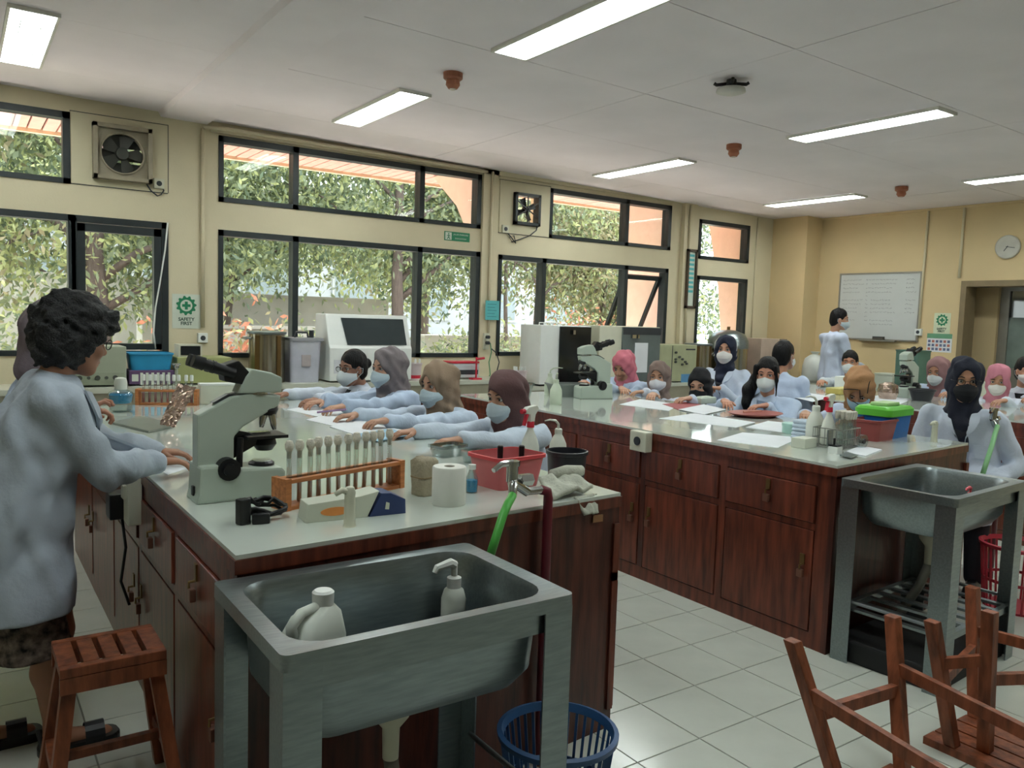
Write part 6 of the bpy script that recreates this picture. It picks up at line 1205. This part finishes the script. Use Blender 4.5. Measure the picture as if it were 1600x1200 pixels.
# curly haired woman standing at left, leaning on the nearest bench
def woman_legs(Pv, F, Lf, Z, r, sm):
    f = Field((-.12, 2.82, -.01), (.5, 3.3, .62), .009)
    for (x, y) in ((.27, 2.98), (.05, 3.12)):
        f.cone((x-.05, y, .6), (x-.02, y, .42), .075, .06, .02); f.cone((x-.02, y, .42), (x-.035, y, .28), .055, .056, .02); f.cone((x-.035, y, .28), (x-.02, y, .09), .052, .034, .02); f.cone((x-.02, y, .08), (x-.03, y, .03), .034, .03, .02); f.cone((x-.02, y, .045), (x+.13, y, .025), .032, .024, .02)
    return f
W1 = person('standing woman with curly dark hair and glasses, leaning on nearest bench', (.19, 3.05), .05, (.335, 3.06, 1.385), hunch=.6, hyaw=10, hpitch=-14, pel=(.165, 3.05, .82), lh=(.64, 3.32, .935), rh=(.585, 3.06, .945), coat=(168, 178, 190), cover='curly', ccol=(40, 40, 42), sk=(158, 112, 88), mask=None, glasses=True, shirt=(60, 62, 72), hh=.0055, hem=.5, coath=.009, legs=woman_legs, curl=.45, bulk=1.12, scale=1.03, rh_dir=(1, .12, -.12), lh_dir=(.9, -.2, -.1))
sk_ = Field((-.16, 2.78, .2), (.42, 3.34, .9), .011)
for sg in (-1, 1): sk_.cone((.17, 3.05+sg*.06, .8), (.18, 3.05+sg*.085, .25), .1, .13, .04)
sk_.folds(.008, 30, 4).below(.36); grid_obj('skirt', [sk_], M('dark patterned skirt', (34, 28, 28), .85, var=.9, scale=40, wood=(96, 84, 76)), W1)
for (x, y) in ((.27, 2.98), (.05, 3.12)):
    s = MB(); O = W1.location; s.rings([[Vector((x+.05+a, y+b, z))-O for a, b, _ in s.rrect(0, 0, .25*q, .095*q, .04, 0, 4)] for q, z in ((1, .0), (1, .022), (.96, .03))]); s.rings([[Vector((x+.095+e, y+.047*math.cos(k*PI/8), .02+.05*math.sin(k*PI/8)*1.05))-O for k in range(9)] for e in (-.03, .03)], cap=False); s.tube([Vector((x-.06, y-.03, .03))-O, Vector((x-.07, y, .08))-O, Vector((x-.06, y+.03, .03))-O], .008); s.build('sandal', BLACK, W1)
person('standing woman in grey purple hijab behind the curly haired woman', (.22, 3.95), .0, (.36, 3.95, 1.37), hyaw=35, hpitch=-8, pel=(.19, 3.95, .80), lh=(.5, 4.2, 1.0), rh=(.47, 3.86, 1.0), coat=BLU, ccol=(124, 112, 120), mask=None, hem=.45, rh_dir=(.5, .2, .85), curl=1.0, sk=(160, 112, 90))
# four seated students on the far side of the nearest bench
person('seated student in glasses with tied dark hair, first from the windows', (2.42, 5.32), PI+.05, (2.345, 5.40, 1.10), hyaw=15, hpitch=-4, hunch=1, seat=.45, lh=(1.93, 5.0, .925), rh=(1.80, 5.42, .925), coat=(196, 204, 216), cover='tied', mtype='cup', glasses=True, sk=(150, 108, 88), rh_dir=(-.9, .2, -.1), shirt=(30, 32, 40), hh=.0065)
person('seated student in grey hijab beside the student in glasses', (2.46, 4.80), PI+.05, (2.36, 4.87, 1.135), hyaw=12, hpitch=-3, hunch=1, seat=.46, lh=(1.92, 4.55, .93), rh=(1.86, 4.86, .925), coat=BLU, ccol=(118, 110, 112), mask=(190, 208, 216), hh=.0065, sk=(186, 142, 118))
person('seated student in tan brown hijab at middle of nearest bench', (2.46, 4.12), PI+.1, (2.34, 4.15, 1.085), hyaw=8, hpitch=-5, hunch=1, seat=.45, lh=(1.82, 3.9, .93), rh=(1.72, 4.22, .925), coat=(188, 202, 220), ccol=(140, 120, 100), mask=(190, 208, 216), hh=.0065, sk=(180, 136, 112), rh_dir=(-1, .1, -.1))
person('seated student in maroon hijab, nearest of four at nearest bench', (2.46, 3.43), PI+.12, (2.35, 3.45, 1.085), hyaw=10, hpitch=-8, hunch=1, seat=.44, lh=(1.82, 3.16, .93), rh=(1.76, 3.52, .925), coat=(186, 198, 212), ccol=(92, 66, 66), mask=(192, 208, 216), hh=.006, sk=(176, 132, 108), rh_dir=(-1, .15, -.12), lh_dir=(-.9, .3, -.1))
# students on the far side of the middle bench, facing the camera side
person('seated student in pink hijab bending to microscope on middle bench', (5.12, 5.42), PI+.15, (4.99, 5.44, 1.085), hyaw=15, hpitch=-24, hunch=.8, seat=.45, coat=BLU, ccol=(196, 112, 126), mask=None, lh=(4.62, 5.2, .93), rh=(4.6, 5.5, .95))
person('seated student in taupe hijab with white cup mask, middle bench', (5.15, 5.02), PI+.2, (5.04, 5.03, 1.02), hyaw=22, hpitch=-2, seat=.42, coat=(204, 208, 220), ccol=(126, 108, 100), mask=(216, 216, 222), mtype='cup', lh=(4.72, 4.85, .92), rh=(4.72, 5.15, .92), sk=(190, 146, 120))
person('seated student in black hijab and black mask bending over middle bench', (5.15, 4.50), PI+.2, (5.0, 4.52, .995), hyaw=15, hpitch=-12, hunch=.8, seat=.42, coat=(188, 198, 216), ccol=(24, 24, 28), mask=(26, 26, 30), lh=(4.66, 4.3, .92), rh=(4.62, 4.66, .92), sk=(196, 152, 128))
person('student in navy hijab sitting tall between middle and farthest benches', (5.86, 4.98), PI+.35, (5.83, 4.98, 1.26), hyaw=12, hpitch=2, seat=.58, coat=(196, 206, 222), ccol=(26, 32, 52), mask=(220, 218, 214), strap_over=True, lh=(5.58, 4.8, .93), rh=(5.6, 5.0, .92), sk=(190, 142, 116), lh_dir=(-.3, .9, 0), rh_dir=(-.3, -.9, 0))
person('seated student with long black pony tail and white mask', (5.12, 3.84), PI+.3, (5.0, 3.86, 1.135), hyaw=12, hpitch=-5, seat=.45, coat=(184, 200, 222), cover='pony', mask=(214, 220, 220), mtype='cup', lh=(4.75, 3.66, .93), rh=(4.7, 4.0, .93), sk=(190, 138, 114), shirt=(120, 140, 168))
person('dark haired student seen from behind the pony tail student', (6.02, 4.48), .55, (6.05, 4.5, 1.24), hyaw=-30, hpitch=0, seat=.5, coat=(184, 198, 222), cover='short', mask=(214, 220, 220), sk=(176, 128, 104))
# student whose tan scarf shows a clip pattern, bending down at the wire basket
pb = person('seated student with head bowed, tan cloth over brow, behind wire basket', (5.2, 3.10), PI+.25, (5.03, 3.13, 1.085), hyaw=12, hpitch=-42, seat=.44, coat=(186, 198, 218), cover='hijab', ccol=(164, 122, 84), mask=(150, 184, 200), lh=(4.72, 2.95, .92), rh=(4.7, 3.3, .92), sk=(176, 130, 100))
person('seated student in navy hijab and black mask at near end of middle bench', (5.12, 2.42), PI+.35, (5.03, 2.44, 1.205), hyaw=14, hpitch=-3, seat=.52, coat=(196, 204, 218), ccol=(24, 28, 44), mask=(24, 25, 30), hh=.0065, lh=(4.98, 2.2, .62), rh=(4.8, 2.5, .64), sk=(180, 132, 106), glasses=True, drape=.95)
# students at the farthest bench
person('seated student with tied back hair and white mask at farthest bench', (8.02, 5.08), PI+.3, (7.93, 5.06, 1.13), hyaw=10, seat=.45, coat=(206, 214, 220), cover='tied', mask=(216, 222, 224), lh=(7.5, 4.8, .94), rh=(7.2, 4.95, .96), hh=.0085, coath=.013, sk=(186, 134, 108))
person('seated student in dusty brown hijab looking into far microscope', (7.95, 4.05), PI+.1, (7.80, 4.05, 1.11), hyaw=0, hpitch=-12, hunch=.8, seat=.45, coat=BLU, ccol=(138, 104, 104), mask=(206, 212, 214), lh=(7.5, 3.75, .94), rh=(7.45, 4.3, .94), hh=.0085, coath=.013)
person('seated student in pink hijab behind black mask student', (7.75, 3.42), PI+.2, (7.63, 3.42, 1.08), hyaw=10, hpitch=-14, seat=.45, coat=(200, 208, 220), ccol=(188, 120, 136), mask=(214, 210, 206), lh=(7.3, 3.2, .93), rh=(7.25, 3.5, .93), hh=.0085, coath=.013)
person('seated dark haired student with white mask at right picture edge', (8.15, 3.37), PI+.25, (8.05, 3.37, 1.16), hyaw=30, hpitch=-3, seat=.5, coat=(204, 210, 222), cover='tied', mask=(216, 216, 212), mtype='cup', shirt=(24, 24, 30), lh=(7.75, 3.15, .95), rh=(7.72, 3.5, .95), hh=.0085, coath=.013, sk=(186, 138, 112))
# man writing at the whiteboard
def man_legs(Pv, F, Lf, Z, r, sm):
    f = Field(Pv-np.array([.25, .25, Pv[2]]), Pv+np.array([.25, .25, -.2]), .014)
    for sg in (-1, 1): f.cone(Pv+Lf*sg*.08-Z*.15, (Pv+Lf*sg*.09)*np.array([1, 1, 0])+Z*.08, .07, .045, .02)
    return f
wm = onx(1312, 500, 8.6)
MW = person('man in lab coat standing with his back turned before the whiteboard', (wm.x, wm.y+.03), -.5, (wm.x, wm.y-.0, 1.60), hyaw=-28, hpitch=-6, pel=(wm.x-.03, wm.y+.04, .9), coat=(190, 200, 220), cover='short', mask=(190, 206, 214), lh=(wm.x+.22, wm.y+.02, .95), rh=(wm.x+.2, wm.y-.22, 1.02), hem=.55, hh=.0085, coath=.013, legs=man_legs, scale=1.06, sk=(186, 140, 116), shirt=(60, 70, 90), sh=.175)
tf = Field((wm.x-.3, wm.y-.3, -.01), (wm.x+.3, wm.y+.3, .95), .014)
for sg in (-1, 1): tf.cone((wm.x-.03+sg*.04, wm.y+.04+sg*.075, .85), (wm.x-.03+sg*.045, wm.y+.04+sg*.085, .09), .085, .065, .02)
grid_obj('trousers', [tf], M('dark trousers', (40, 42, 50), .8), MW); s = MB()
for sg in (-1, 1): s.rings([[Vector((.03+sg*.045+x*q, .02+sg*.085+y*q, z)) for x, y, _ in s.rrect(0, 0, .26, .095, .04, 0, 3)] for q, z in ((1, 0), (1, .035), (.6, .09))])
s.build('shoe', BLACK, MW)
# pens in the hands
PEN = M('lilac pen', (150, 120, 160), .4)
tagged(MB().tube([(1.66, 4.3, .935), (1.80, 4.22, .955)], .006, 8).build('pen', PEN), 'lilac pen by the hand of tan hijab student', 'pen')

cl = [c_ for c_ in pb.children if c_.name.startswith('hijab')][0]
hb = MB(); hc = Vector((5.03, 3.13, 1.085))-pb.location
for (u0, v0, u1, v1) in ((1342, 585, 1342, 622), (1355, 583, 1352, 612), (1318, 608, 1342, 608), (1330, 625, 1356, 640)):
    A = onx(u0, v0, 4.90)-pb.location; Bq = onx(u1, v1, 4.90)-pb.location; D0 = Vector((-1, -.35, .25)).normalized(); pts = []
    for q in range(7):
        w_ = A.lerp(Bq, q/6); rel = w_-hc; rel = rel-D0*rel.dot(D0); rr_ = min(.118, rel.length); pts.append(hc+rel.normalized()*rr_+D0*math.sqrt(max(.0004, .126**2-rr_**2)))
    hb.tube(pts, .003, 5)
hb.build('dark_seam', BLACK, cl, label='dark seam lines on the tan cloth')
